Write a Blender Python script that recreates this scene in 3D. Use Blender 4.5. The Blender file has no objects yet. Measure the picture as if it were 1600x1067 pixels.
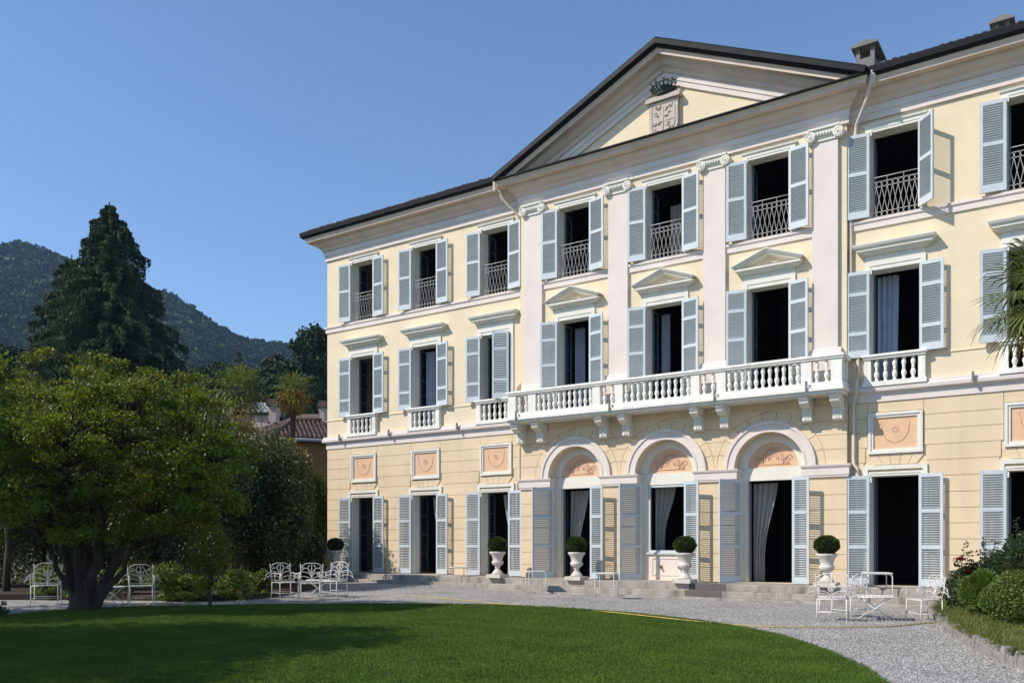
import bpy, math, random
import numpy as np
from mathutils import Vector, Matrix

R = math.radians
rng = np.random.default_rng(7)
random.seed(7)
scene = bpy.context.scene
col = scene.collection

# ------------------------------------------------------------------ camera
F_PX, CX, HY, CAM_H = 1350.0, 800.0, 849.0, 1.65
A = math.atan((CX + 1183.0) / F_PX)
DIST = 46.8 * math.cos(A)                       # camera to facade plane
FW = (-math.cos(A), math.sin(A)); RT = (math.sin(A), math.cos(A))
cam_d = bpy.data.cameras.new('camera'); cam = bpy.data.objects.new('camera', cam_d); col.objects.link(cam)
cam.location = (0, -DIST, CAM_H)
cam.rotation_euler = (R(90), 0, math.atan2(-FW[0], FW[1]))
cam_d.sensor_width = 36; cam_d.lens = F_PX / 1600 * 36
cam_d.shift_y = (HY - 533.5) / 1600
cam_d.clip_end = 6000
scene.camera = cam


def at(px, py, d):
    "world point seen at pixel (px,py) of the 1600 px photograph, d metres in front of the camera plane"
    k = (px - CX) / F_PX
    return Vector(((FW[0] + k * RT[0]) * d, (FW[1] + k * RT[1]) * d - DIST, CAM_H - (py - HY) / F_PX * d))


# ------------------------------------------------------------------ light
SUN_TO = Vector((-0.78, -1.0, 1.17)).normalized()      # direction towards the sun
elev = math.asin(SUN_TO.z)
w = bpy.data.worlds.new('World'); scene.world = w; w.use_nodes = True
nt = w.node_tree; bg = nt.nodes['Background']
sky = nt.nodes.new('ShaderNodeTexSky'); sky.sky_type = 'NISHITA'; sky.sun_disc = False
sky.sun_elevation = elev
sky.sun_rotation = math.atan2(SUN_TO.x, SUN_TO.y)
sky.air_density = 1.0; sky.dust_density = 0.0; sky.ozone_density = 4.2; sky.altitude = 700
nt.links.new(sky.outputs[0], bg.inputs[0]); bg.inputs[1].default_value = 0.142
sd = bpy.data.lights.new('sun', 'SUN'); sd.energy = 3.85; sd.angle = R(0.53); sd.color = (1.0, 0.93, 0.82)
so = bpy.data.objects.new('sun', sd); col.objects.link(so)
so.rotation_euler = SUN_TO.to_track_quat('Z', 'Y').to_euler(); so.location = (-20, -30, 30)
scene.view_settings.view_transform = 'Standard'; scene.view_settings.look = 'None'
scene.view_settings.exposure = 0.40; scene.view_settings.gamma = 1.0
scene.view_settings.use_curve_mapping = False
scene.cycles.max_bounces = 8; scene.cycles.transparent_max_bounces = 6
scene.cycles.volume_bounces = 0; scene.cycles.diffuse_bounces = 4; scene.cycles.glossy_bounces = 2


# ------------------------------------------------------------------ materials
def mat(name, base, rough=0.8, var=0.06, scale=6.0, bump=0.0, bscale=60.0, spec=0.3, metallic=0.0,
        dirt=None, dirt_amt=0.0, dirt_scale=1.5, stretch=None, translucent=None, island=0.0, hue=0.0):
    m = bpy.data.materials.new(name); m.use_nodes = True
    n = m.node_tree.nodes; l = m.node_tree.links
    p = n['Principled BSDF']; p.inputs['Roughness'].default_value = rough
    p.inputs['Specular IOR Level'].default_value = spec; p.inputs['Metallic'].default_value = metallic
    tc = n.new('ShaderNodeTexCoord'); geo = n.new('ShaderNodeNewGeometry')
    src = geo.outputs['Position']
    if stretch:
        mp = n.new('ShaderNodeMapping'); mp.inputs['Scale'].default_value = stretch
        l.new(src, mp.inputs['Vector']); src = mp.outputs[0]
    no = n.new('ShaderNodeTexNoise'); no.inputs['Scale'].default_value = scale; no.inputs['Detail'].default_value = 6
    l.new(src, no.inputs['Vector'])
    mr = n.new('ShaderNodeMapRange'); mr.inputs[1].default_value = 0.3; mr.inputs[2].default_value = 0.7
    mr.inputs[3].default_value = 1 - var; mr.inputs[4].default_value = 1 + var
    l.new(no.outputs[0], mr.inputs[0])
    val = mr.outputs[0]
    if island:
        m2 = n.new('ShaderNodeMapRange'); m2.inputs[3].default_value = 1 - island; m2.inputs[4].default_value = 1 + island
        l.new(geo.outputs['Random Per Island'], m2.inputs[0])
        mu = n.new('ShaderNodeMath'); mu.operation = 'MULTIPLY'; l.new(val, mu.inputs[0]); l.new(m2.outputs[0], mu.inputs[1]); val = mu.outputs[0]
    hs = n.new('ShaderNodeHueSaturation'); hs.inputs['Color'].default_value = (*base, 1)
    l.new(val, hs.inputs['Value'])
    if hue:
        m3 = n.new('ShaderNodeMapRange'); m3.inputs[1].default_value = 0.3; m3.inputs[2].default_value = 0.7
        m3.inputs[3].default_value = 0.5 - hue; m3.inputs[4].default_value = 0.5 + hue
        n2 = n.new('ShaderNodeTexNoise'); n2.inputs['Scale'].default_value = scale * 0.6
        l.new(geo.outputs['Position'], n2.inputs['Vector']); l.new(n2.outputs[0], m3.inputs[0]); l.new(m3.outputs[0], hs.inputs['Hue'])
    out = hs.outputs[0]
    if dirt:
        dn = n.new('ShaderNodeTexNoise'); dn.inputs['Scale'].default_value = dirt_scale; dn.inputs['Detail'].default_value = 8
        mpd = n.new('ShaderNodeMapping'); mpd.inputs['Scale'].default_value = (1, 1, 0.22)
        l.new(geo.outputs['Position'], mpd.inputs[0]); l.new(mpd.outputs[0], dn.inputs['Vector'])
        dr = n.new('ShaderNodeMapRange'); dr.inputs[1].default_value = 0.5; dr.inputs[2].default_value = 0.75
        dr.inputs[3].default_value = 0; dr.inputs[4].default_value = dirt_amt
        l.new(dn.outputs[0], dr.inputs[0])
        mx = n.new('ShaderNodeMix'); mx.data_type = 'RGBA'; mx.inputs['B'].default_value = (*dirt, 1)
        l.new(dr.outputs[0], mx.inputs['Factor']); l.new(out, mx.inputs['A']); out = mx.outputs['Result']
    l.new(out, p.inputs['Base Color'])
    if bump:
        bn = n.new('ShaderNodeTexNoise'); bn.inputs['Scale'].default_value = bscale; bn.inputs['Detail'].default_value = 4
        l.new(src, bn.inputs['Vector'])
        b = n.new('ShaderNodeBump'); b.inputs['Strength'].default_value = bump; b.inputs['Distance'].default_value = 0.02
        l.new(bn.outputs[0], b.inputs['Height']); l.new(b.outputs[0], p.inputs['Normal'])
    if translucent:
        tr = n.new('ShaderNodeBsdfTranslucent'); mix = n.new('ShaderNodeMixShader'); mix.inputs[0].default_value = translucent
        g2 = n.new('ShaderNodeMix'); g2.data_type = 'RGBA'; g2.blend_type = 'MULTIPLY'; g2.inputs['Factor'].default_value = 1
        g2.inputs['B'].default_value = (1.5, 1.35, 0.5, 1)
        l.new(out, g2.inputs['A']); l.new(g2.outputs['Result'], tr.inputs[0])
        l.new(p.outputs[0], mix.inputs[1]); l.new(tr.outputs[0], mix.inputs[2])
        l.new(mix.outputs[0], n['Material Output'].inputs['Surface'])
    return m


M = {}
M['cream'] = mat('cream_stucco', (0.76, 0.635, 0.445), 0.9, 0.045, 1.2, 0.15, 90, dirt=(0.55, 0.45, 0.31), dirt_amt=0.22, dirt_scale=1.6)
M['tan'] = mat('tan_stucco', (0.725, 0.575, 0.385), 0.9, 0.05, 1.0, 0.15, 90, dirt=(0.50, 0.38, 0.25), dirt_amt=0.28, dirt_scale=1.8, island=0.03)
M['pink'] = mat('pinkish_trim', (0.73, 0.64, 0.582), 0.85, 0.04, 1.6, 0.12, 80, dirt=(0.42, 0.37, 0.34), dirt_amt=0.14, dirt_scale=2)
M['cornice'] = mat('cornice_plaster', (0.67, 0.55, 0.46), 0.85, 0.06, 1.6, 0.12, 80, dirt=(0.38, 0.33, 0.29), dirt_amt=0.25, dirt_scale=2)
M['trim'] = mat('off_white_trim', (0.745, 0.715, 0.63), 0.8, 0.04, 3, 0.1, 80, dirt=(0.45, 0.43, 0.36), dirt_amt=0.2, dirt_scale=3)
M['stonewhite'] = mat('balustrade_white', (0.82, 0.785, 0.715), 0.8, 0.05, 4, 0.15, 70, dirt=(0.42, 0.39, 0.34), dirt_amt=0.3, dirt_scale=4)
M['blue'] = mat('shutter_blue_paint', (0.55, 0.59, 0.605), 0.55, 0.04, 3, spec=0.4, island=0.03)
M['frame'] = mat('dark_blue_casement_paint', (0.10, 0.13, 0.17), 0.4, 0.05, 4)
M['terra'] = mat('terracotta_panel', (0.72, 0.465, 0.29), 0.9, 0.06, 5, dirt=(0.66, 0.50, 0.42), dirt_amt=0.35, dirt_scale=3)
M['terra2'] = mat('terracotta_relief', (0.60, 0.36, 0.26), 0.9, 0.05, 5)
M['gutter'] = mat('dark_metal_gutter', (0.012, 0.013, 0.013), 0.6, 0.2, 4, spec=0.15)
M['tile'] = mat('grey_brown_roof_tiles', (0.12, 0.085, 0.07), 0.85, 0.25, 8, 0.2, 60, island=0.25)
M['chim'] = mat('grey_render', (0.20, 0.19, 0.18), 0.9, 0.12, 5, 0.3, 50)
M['iron'] = mat('wrought_iron_grey', (0.52, 0.48, 0.45), 0.6, 0.1, 10)
M['crown'] = mat('weathered_bronze', (0.05, 0.065, 0.05), 0.7, 0.15, 10)
M['crest'] = mat('carved_stone', (0.52, 0.45, 0.39), 0.9, 0.1, 12, 0.3, 40)
M['dark'] = mat('shade_toned_interior_plaster', (0.05, 0.04, 0.033), 0.9, 0.1, 2)  # near-black base colour stands in for shade inside the rooms
M['curtain'] = mat('white_curtain_cloth', (0.46, 0.45, 0.43), 0.9, 0.06, 5, translucent=0.25)
M['bcurtain'] = mat('blue_grey_curtain_cloth', (0.34, 0.38, 0.48), 0.9, 0.06, 5)
M['pipe'] = mat('cream_downpipe_paint', (0.68, 0.60, 0.48), 0.6, 0.06, 3, dirt=(0.4, 0.33, 0.26), dirt_amt=0.3)
M['step'] = mat('grey_granite_step', (0.36, 0.325, 0.285), 0.9, 0.2, 3, 0.4, 60, dirt=(0.12, 0.10, 0.085), dirt_amt=0.85, dirt_scale=2.5, island=0.08)
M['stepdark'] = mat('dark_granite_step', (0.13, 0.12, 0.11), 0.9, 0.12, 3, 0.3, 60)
M['urn'] = mat('cast_stone_urn', (0.62, 0.57, 0.50), 0.85, 0.07, 8, 0.2, 60, dirt=(0.30, 0.27, 0.22), dirt_amt=0.4, dirt_scale=6)
M['whitemetal'] = mat('white_painted_iron', (0.74, 0.70, 0.66), 0.5, 0.06, 12, dirt=(0.35, 0.25, 0.18), dirt_amt=0.3, dirt_scale=14)
M['hose'] = mat('yellow_hose_rubber', (0.52, 0.38, 0.10), 0.5, 0.1, 4)
M['bark'] = mat('grey_brown_bark', (0.055, 0.042, 0.032), 0.95, 0.25, 6, 0.8, 25, stretch=(1, 1, 0.3))
M['soil'] = mat('dark_bed_soil', (0.05, 0.037, 0.025), 0.95, 0.2, 10, 0.5, 40)
M['edge'] = mat('upright_edging_stone', (0.30, 0.27, 0.255), 0.9, 0.15, 12, 0.5, 40, island=0.2)
M['brass'] = mat('aged_brass', (0.30, 0.24, 0.14), 0.4, 0.1, 10, metallic=0.8)
M['ochre'] = mat('ochre_house_wall', (0.20, 0.11, 0.045), 0.9, 0.08, 2)
M['farwhite'] = mat('white_house_wall', (0.62, 0.60, 0.60), 0.9, 0.06, 2)
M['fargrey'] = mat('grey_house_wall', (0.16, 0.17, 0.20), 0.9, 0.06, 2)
M['farpink'] = mat('pale_pink_house_wall', (0.55, 0.42, 0.36), 0.9, 0.06, 2)
M['farroof'] = mat('brown_clay_roof_tiles', (0.135, 0.085, 0.07), 0.9, 0.2, 5, island=0.3)
M['glass'] = mat('dark_window_glass', (0.02, 0.025, 0.03), 0.08, 0.0, 1, spec=0.6)
LEAF = dict(rough=0.5, spec=0.35)
M['l_main'] = mat('maple_leaves', (0.125, 0.165, 0.016), var=0.35, scale=1.3, island=0.35, hue=0.02, translucent=0.38, **LEAF)
M['l_camellia'] = mat('glossy_dark_leaves', (0.068, 0.092, 0.024), 0.38, var=0.25, scale=1.0, spec=0.5, island=0.4, hue=0.02, translucent=0.15)
M['l_bright'] = mat('light_green_leaves', (0.115, 0.165, 0.030), var=0.2, scale=2, island=0.35, hue=0.015, translucent=0.3, **LEAF)
M['l_brown'] = mat('olive_brown_leaves', (0.20, 0.17, 0.055), var=0.2, scale=1.4, island=0.4, hue=0.03, translucent=0.2, **LEAF)
M['l_box'] = mat('boxwood_leaves', (0.060, 0.090, 0.020), 0.5, var=0.2, scale=5, island=0.4, hue=0.012, translucent=0.15)
M['l_cedar'] = mat('cedar_needles', (0.046, 0.074, 0.026), 0.7, var=0.3, scale=0.5, island=0.35, hue=0.02, translucent=0.1)
M['l_far'] = mat('distant_tree_leaves', (0.042, 0.066, 0.020), 0.8, var=0.5, scale=0.15, island=0.3, hue=0.03)
M['l_palm'] = mat('palm_fronds', (0.12, 0.155, 0.04), 0.45, var=0.2, scale=3, spec=0.5, island=0.3, translucent=0.25)
M['l_palmdry'] = mat('dry_yellow_palm_fronds', (0.26, 0.19, 0.04), 0.7, var=0.2, scale=3, island=0.3, translucent=0.2)
M['fruit'] = mat('orange_palm_fruit', (0.55, 0.30, 0.04), 0.6, 0.2, 6, island=0.3)
M['l_palmtrunk'] = mat('fibrous_palm_trunk', (0.05, 0.038, 0.025), 0.95, 0.3, 12, 0.8, 30)
M['l_rose'] = mat('rose_leaves', (0.050, 0.075, 0.028), 0.45, var=0.2, scale=4, island=0.35, hue=0.02, translucent=0.25)
M['petal'] = mat('dark_red_rose_petals', (0.42, 0.01, 0.05), 0.6, 0.2, 30, translucent=0.2)
M['stem'] = mat('green_plant_stem', (0.08, 0.09, 0.035), 0.7, 0.1, 10)
M['l_grass'] = mat('tufted_border_grass', (0.155, 0.185, 0.05), 0.6, var=0.3, scale=2.5, island=0.4, hue=0.03, translucent=0.3)
M['blade'] = mat('lawn_grass_blades', (0.088, 0.135, 0.018), 0.7, var=0.22, scale=1.1, island=0.3, hue=0.012, spec=0.15)
M['lawn'] = mat('mown_lawn', (0.075, 0.115, 0.016), 0.95, var=0.25, scale=1.0, bump=0.6, bscale=120, spec=0.1, hue=0.01)
M['hill'] = mat('hill_forest_floor', (0.02, 0.035, 0.016), 0.95, var=0.3, scale=0.02)
M['field'] = mat('garden_soil_and_grass', (0.035, 0.05, 0.018), 0.95, var=0.3, scale=0.3)
M['l_hill'] = mat('hillside_tree_leaves', (0.034, 0.054, 0.020), 0.85, var=0.45, scale=0.012, island=0.3, hue=0.02)
n = M['l_hill'].node_tree.nodes; l = M['l_hill'].node_tree.links
oi = n.new('ShaderNodeObjectInfo'); mr = n.new('ShaderNodeMapRange'); mr.inputs[3].default_value = 0.35; mr.inputs[4].default_value = 1.9
l.new(oi.outputs['Random'], mr.inputs[0])
mm = n.new('ShaderNodeMix'); mm.data_type = 'RGBA'; mm.blend_type = 'MULTIPLY'; mm.inputs['Factor'].default_value = 1
hs = [x for x in n if x.type == 'HUE_SAT'][0]
l.new(hs.outputs[0], mm.inputs['A']); l.new(mr.outputs[0], mm.inputs['B']); l.new(mm.outputs['Result'], n['Principled BSDF'].inputs['Base Color'])
# gravel
g = mat('pale_grey_gravel', (0.33, 0.315, 0.295), 0.95, 0.2, 0.8, 0, spec=0.2)
M['gravel'] = g
n = g.node_tree.nodes; l = g.node_tree.links
vo = n.new('ShaderNodeTexVoronoi'); vo.inputs['Scale'].default_value = 42
ge = n.new('ShaderNodeNewGeometry'); l.new(ge.outputs['Position'], vo.inputs['Vector'])
bw = n.new('ShaderNodeSeparateColor'); l.new(vo.outputs['Color'], bw.inputs[0])
mr = n.new('ShaderNodeMapRange'); mr.inputs[3].default_value = 0.4; mr.inputs[4].default_value = 1.5
l.new(bw.outputs[0], mr.inputs[0])
mm = n.new('ShaderNodeMix'); mm.data_type = 'RGBA'; mm.blend_type = 'MULTIPLY'; mm.inputs['Factor'].default_value = 1
hs = [x for x in n if x.type == 'HUE_SAT'][0]
l.new(hs.outputs[0], mm.inputs['A']); l.new(mr.outputs[0], mm.inputs['B'])
l.new(mm.outputs['Result'], n['Principled BSDF'].inputs['Base Color'])
bu = n.new('ShaderNodeBump'); bu.inputs['Strength'].default_value = 0.9; bu.inputs['Distance'].default_value = 0.015; bu.invert = True
l.new(vo.outputs['Distance'], bu.inputs['Height']); l.new(bu.outputs[0], n['Principled BSDF'].inputs['Normal'])
M['pebble'] = mat('loose_gravel_stones', (0.35, 0.335, 0.315), 0.9, 0.1, 3, spec=0.2)
n = M['pebble'].node_tree.nodes; l = M['pebble'].node_tree.links
oi = n.new('ShaderNodeObjectInfo'); mr = n.new('ShaderNodeMapRange'); mr.inputs[3].default_value = 0.35; mr.inputs[4].default_value = 1.6
l.new(oi.outputs['Random'], mr.inputs[0])
mm = n.new('ShaderNodeMix'); mm.data_type = 'RGBA'; mm.blend_type = 'MULTIPLY'; mm.inputs['Factor'].default_value = 1
hs = [x for x in n if x.type == 'HUE_SAT'][0]
l.new(hs.outputs[0], mm.inputs['A']); l.new(mr.outputs[0], mm.inputs['B']); l.new(mm.outputs['Result'], n['Principled BSDF'].inputs['Base Color'])


# ------------------------------------------------------------------ object helpers
def tag(o, label=None, cat=None, group=None, kind=None):
    if label: o['label'] = label
    if cat: o['category'] = cat
    if group: o['group'] = group
    if kind: o['kind'] = kind
    return o


def empty(name, loc=(0, 0, 0), rz=0.0):
    o = bpy.data.objects.new(name, None); col.objects.link(o); o.location = loc; o.rotation_euler = (0, 0, rz)
    o.empty_display_size = 0.3
    return o


def link(name, me, parent=None, loc=(0, 0, 0), rot=(0, 0, 0)):
    o = bpy.data.objects.new(name, me); col.objects.link(o); o.location = loc; o.rotation_euler = rot
    if parent: o.parent = parent
    return o


def copy_tree(o, parent=None):
    c = o.copy(); col.objects.link(c)
    if parent: c.parent = parent
    for ch in o.children: copy_tree(ch, c)
    return c


class MB:
    def __init__(s): s.v = []; s.f = []; s.smooth = set()

    def add(s, vs, fs, smooth=False):
        o = len(s.v); s.v += [tuple(map(float, p)) for p in vs]
        for f in fs:
            if smooth: s.smooth.add(len(s.f))
            s.f.append(tuple(i + o for i in f))
        return s

    def box(s, x0, x1, y0, y1, z0, z1):
        if x0 > x1: x0, x1 = x1, x0
        if y0 > y1: y0, y1 = y1, y0
        return s.add([(x0, y0, z0), (x1, y0, z0), (x1, y1, z0), (x0, y1, z0), (x0, y0, z1), (x1, y0, z1), (x1, y1, z1), (x0, y1, z1)],
                     [(0, 3, 2, 1), (4, 5, 6, 7), (0, 1, 5, 4), (1, 2, 6, 5), (2, 3, 7, 6), (3, 0, 4, 7)])

    def prism_xz(s, poly, y0, y1):
        n = len(poly); a = sum(poly[i][0] * poly[(i + 1) % n][1] - poly[(i + 1) % n][0] * poly[i][1] for i in range(n))
        if a < 0: poly = poly[::-1]
        vs = [(x, y0, z) for x, z in poly] + [(x, y1, z) for x, z in poly]
        return s.add(vs, [tuple(range(n)), tuple(range(2 * n - 1, n - 1, -1))] + [(i, i + n, (i + 1) % n + n, (i + 1) % n) for i in range(n)])

    def prism_yz(s, poly, x0, x1):
        n = len(poly); a = sum(poly[i][0] * poly[(i + 1) % n][1] - poly[(i + 1) % n][0] * poly[i][1] for i in range(n))
        if a < 0: poly = poly[::-1]
        vs = [(x1, y, z) for y, z in poly] + [(x0, y, z) for y, z in poly]
        return s.add(vs, [tuple(range(n)), tuple(range(2 * n - 1, n - 1, -1))] + [(i, i + n, (i + 1) % n + n, (i + 1) % n) for i in range(n)])

    def ring_xz(s, cx, cz, r0, r1, a0, a1, y0, y1, n=32):
        vs = []; fs = []
        for i in range(n + 1):
            a = a0 + (a1 - a0) * i / n
            for r, y in ((r0, y0), (r1, y0), (r1, y1), (r0, y1)):
                vs.append((cx + r * math.cos(a), y, cz + r * math.sin(a)))
        for i in range(n):
            b = 4 * i
            for k in range(4):
                k2 = (k + 1) % 4; fs.append((b + k, b + k2, b + 4 + k2, b + 4 + k))
        fs += [(0, 3, 2, 1), (4 * n, 4 * n + 1, 4 * n + 2, 4 * n + 3)]
        return s.add(vs, fs)

    def tube(s, pts, r, n=6, closed=False):
        pts = [Vector(p) for p in pts]; m = len(pts)
        rr = r if hasattr(r, '__len__') else [r] * m
        vs = []; fs = []; prev = None
        for i, p in enumerate(pts):
            if closed: t = pts[(i + 1) % m] - pts[i - 1]
            else: t = pts[min(i + 1, m - 1)] - pts[max(i - 1, 0)]
            if t.length < 1e-9: t = Vector((0, 0, 1))
            t.normalize()
            if prev is None:
                u = t.cross(Vector((0, 0, 1)))
                if u.length < 0.05: u = t.cross(Vector((0, 1, 0)))
            else: u = prev - t * prev.dot(t)
            if u.length < 1e-6: u = t.orthogonal()
            u.normalize(); prev = u; v = t.cross(u)
            for k in range(n):
                a = 2 * math.pi * k / n; vs.append(p + (u * math.cos(a) + v * math.sin(a)) * rr[i])
        for i in range(m if closed else m - 1):
            j = (i + 1) % m
            for k in range(n):
                k2 = (k + 1) % n; fs.append((i * n + k, i * n + k2, j * n + k2, j * n + k))
        s.add(vs, fs, smooth=n > 4)
        if not closed:
            o = len(s.v) - len(vs); s.f.append(tuple(o + k for k in range(n - 1, -1, -1))); s.f.append(tuple(o + (m - 1) * n + k for k in range(n)))
        return s

    def lathe(s, prof, n=16, c=(0, 0, 0), flute=None):
        vs = []; fs = []; m = len(prof)
        for i, (r, z) in enumerate(prof):
            for k in range(n):
                a = 2 * math.pi * k / n; q = r
                if flute and flute[0] <= z <= flute[1]: q = r * (1 + flute[2] * (1 if k % 2 else -1))
                vs.append((c[0] + q * math.cos(a), c[1] + q * math.sin(a), c[2] + z))
        for i in range(m - 1):
            for k in range(n):
                k2 = (k + 1) % n; fs.append((i * n + k, i * n + k2, (i + 1) * n + k2, (i + 1) * n + k))
        s.add(vs, fs, smooth=True)
        o = len(s.v) - len(vs); s.f.append(tuple(o + k for k in range(n - 1, -1, -1))); s.f.append(tuple(o + (m - 1) * n + k for k in range(n)))
        return s

    def sweep(s, prof, path, closed_prof=True, inner=0.0):
        "prof: (offset outward, z); path: plan polyline walked with outside on the right-hand side"
        m = len(path); offs = []
        for i in range(m):
            ns = []
            for a, b in ((i - 1, i), (i, i + 1)):
                if 0 <= a and b < m:
                    dx = path[b][0] - path[a][0]; dy = path[b][1] - path[a][1]; L = math.hypot(dx, dy); ns.append((dy / L, -dx / L))
            if len(ns) == 1: offs.append(ns[0])
            else:
                k = 1 + ns[0][0] * ns[1][0] + ns[0][1] * ns[1][1]; offs.append(((ns[0][0] + ns[1][0]) / k, (ns[0][1] + ns[1][1]) / k))
        vs = []; fs = []; q = len(prof)
        for i in range(m):
            for b, z in prof: vs.append((path[i][0] + offs[i][0] * b, path[i][1] + offs[i][1] * b, z))
        for i in range(m - 1):
            for k in range(q):
                k2 = (k + 1) % q; fs.append((i * q + k, i * q + k2, (i + 1) * q + k2, (i + 1) * q + k))
        fs += [tuple(range(q))[::-1], tuple(range((m - 1) * q, m * q))]
        return s.add(vs, fs)

    def mesh(s, name, material, origin=(0, 0, 0)):
        me = bpy.data.meshes.new(name)
        ox, oy, oz = origin
        me.from_pydata([(x - ox, y - oy, z - oz) for x, y, z in s.v], [], s.f)
        me.materials.append(material)
        if s.smooth:
            fl = np.zeros(len(s.f), bool); fl[list(s.smooth)] = True
            me.polygons.foreach_set('use_smooth', fl)
        me.update()
        return me

    def build(s, name, material, parent=None, origin=None, local=False):
        "verts are world coordinates unless local; they are stored relative to the parent chain"
        off = Vector((0, 0, 0))
        if parent and not local:
            p = parent
            while p: off += p.location; p = p.parent
        if origin:
            o = link(name, s.mesh(name, material, origin), parent, Vector(origin) - off)
        else:
            o = link(name, s.mesh(name, material, off), parent)
        return o


def wall_grid(mb, x0, x1, z0, z1, y0, y1, holes):
    xs = sorted({x0, x1, *[h[0] for h in holes], *[h[1] for h in holes]}); zs = sorted({z0, z1, *[h[2] for h in holes], *[h[3] for h in holes]})
    nx, nz = len(xs) - 1, len(zs) - 1

    def solid(i, j):
        if not (0 <= i < nx and 0 <= j < nz): return False
        cx, cz = (xs[i] + xs[i + 1]) / 2, (zs[j] + zs[j + 1]) / 2
        return not any(h[0] < cx < h[1] and h[2] < cz < h[3] for h in holes)
    for i in range(nx):
        for j in range(nz):
            if not solid(i, j): continue
            a, b, c, d = xs[i], xs[i + 1], zs[j], zs[j + 1]
            mb.add([(a, y0, c), (b, y0, c), (b, y0, d), (a, y0, d)], [(0, 1, 2, 3)])
            mb.add([(a, y1, c), (b, y1, c), (b, y1, d), (a, y1, d)], [(3, 2, 1, 0)])
            if not solid(i - 1, j): mb.add([(a, y0, c), (a, y0, d), (a, y1, d), (a, y1, c)], [(0, 1, 2, 3)])
            if not solid(i + 1, j): mb.add([(b, y0, c), (b, y1, c), (b, y1, d), (b, y0, d)], [(0, 1, 2, 3)])
            if not solid(i, j - 1): mb.add([(a, y0, c), (a, y1, c), (b, y1, c), (b, y0, c)], [(0, 1, 2, 3)])
            if not solid(i, j + 1): mb.add([(a, y0, d), (b, y0, d), (b, y1, d), (a, y1, d)], [(0, 1, 2, 3)])


# ================================================================== ground
def gh(x, y):
    def ss(a, b, t):
        t = min(1, max(0, (t - a) / (b - a))); return t * t * (3 - 2 * t)
    return 0.13 * ss(-13, -21, x) * ss(-7, -2.4, y)


def sheet(name, xs, ys, hf, material):
    mb = MB(); nx = len(xs)
    vs = [(x, y, hf(x, y)) for y in ys for x in xs]
    fs = [(j * nx + i, j * nx + i + 1, (j + 1) * nx + i + 1, (j + 1) * nx + i) for j in range(len(ys) - 1) for i in range(nx - 1)]
    mb.add(vs, fs, True)
    return mb.build(name, material)


tag(sheet('ground', [-1500, -200, -40, 40, 300, 900], [-400, -60, 0, 60, 300, 1500], lambda x, y: -0.03, M['field']), kind='structure')
tag(sheet('gravel_court', np.arange(-34, 8.1, 1.0), np.arange(-44, 0.6, 0.9), lambda x, y: gh(x, y), M['gravel']), kind='structure')

# planted soil behind the gravel on the left
_b = [at(px, HY, d) for px, d in ((-900, 24.0), (-60, 25.2), (60, 25.4), (160, 25.2), (250, 24.9), (330, 24.8), (400, 25.6), (440, 27.4), (505, 31.5), (505, 60), (-900, 60))]
mb = MB(); mb.add([(p.x, p.y, .165) for p in _b] + [(p.x, p.y, -.02) for p in _b], [tuple(range(len(_b)))] + [(i, i + len(_b), (i + 1) % len(_b) + len(_b), (i + 1) % len(_b)) for i in range(len(_b))])
tag(mb.build('planting_bed', M['soil']), kind='structure')

# lawn outline
LP = [(-20.6, -16.9), (-20.95, -15.4), (-20.8, -14.0), (-19.3, -12.0), (-17.6, -10.2), (-15.5, -8.55), (-13.4, -7.65), (-11.5, -7.5), (-9.6, -7.85), (-8.2, -8.35), (-6.86, -9.1), (-5, -10.6), (-3.6, -12.5),
      (-2.7, -14.05), (-2.1, -15.4), (-1.5, -17.3), (-1.2, -20), (-1.3, -24), (-2.5, -29), (-6, -32), (-12, -33), (-17, -31), (-20, -27), (-21, -22)]


def smooth_loop(P, k=6):
    out = []; n = len(P)
    for i in range(n):
        p0, p1, p2, p3 = P[i - 1], P[i], P[(i + 1) % n], P[(i + 2) % n]
        for j in range(k):
            t = j / k
            out.append(tuple(0.5 * (2 * p1[c] + (p2[c] - p0[c]) * t + (2 * p0[c] - 5 * p1[c] + 4 * p2[c] - p3[c]) * t * t + (3 * p1[c] - p0[c] - 3 * p2[c] + p3[c]) * t ** 3) for c in (0, 1)))
    return out


LS = smooth_loop(LP)
mb = MB(); c = (-11.5, -18.0)
vs = [(c[0], c[1], 0.035)] + [(c[0] + (x - c[0]) * 0.995, c[1] + (y - c[1]) * 0.995, 0.03) for x, y in LS] + [(x, y, -0.02) for x, y in LS]
nL = len(LS)
mb.add(vs, [(0, 1 + (i + 1) % nL, 1 + i) for i in range(nL)] + [(1 + i, 1 + (i + 1) % nL, 1 + nL + (i + 1) % nL, 1 + nL + i) for i in range(nL)])
tag(mb.build('lawn', M['lawn']), kind='structure')


def in_poly(px, py, P):
    P = np.array(P); x, y = np.asarray(px), np.asarray(py); ins = np.zeros(x.shape, bool)
    for i in range(len(P)):
        x1, y1 = P[i]; x2, y2 = P[i - 1]
        cnd = ((y1 > y) != (y2 > y)) & (x < (x2 - x1) * (y - y1) / (y2 - y1 + 1e-12) + x1)
        ins ^= cnd
    return ins


def view_px(x, y, z=0.0):
    X0, Y0 = x, y + DIST
    xc = RT[0] * X0 + RT[1] * Y0; zc = FW[0] * X0 + FW[1] * Y0
    return CX + F_PX * xc / np.maximum(zc, 0.01), HY - F_PX * (z - CAM_H) / np.maximum(zc, 0.01), zc


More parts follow.
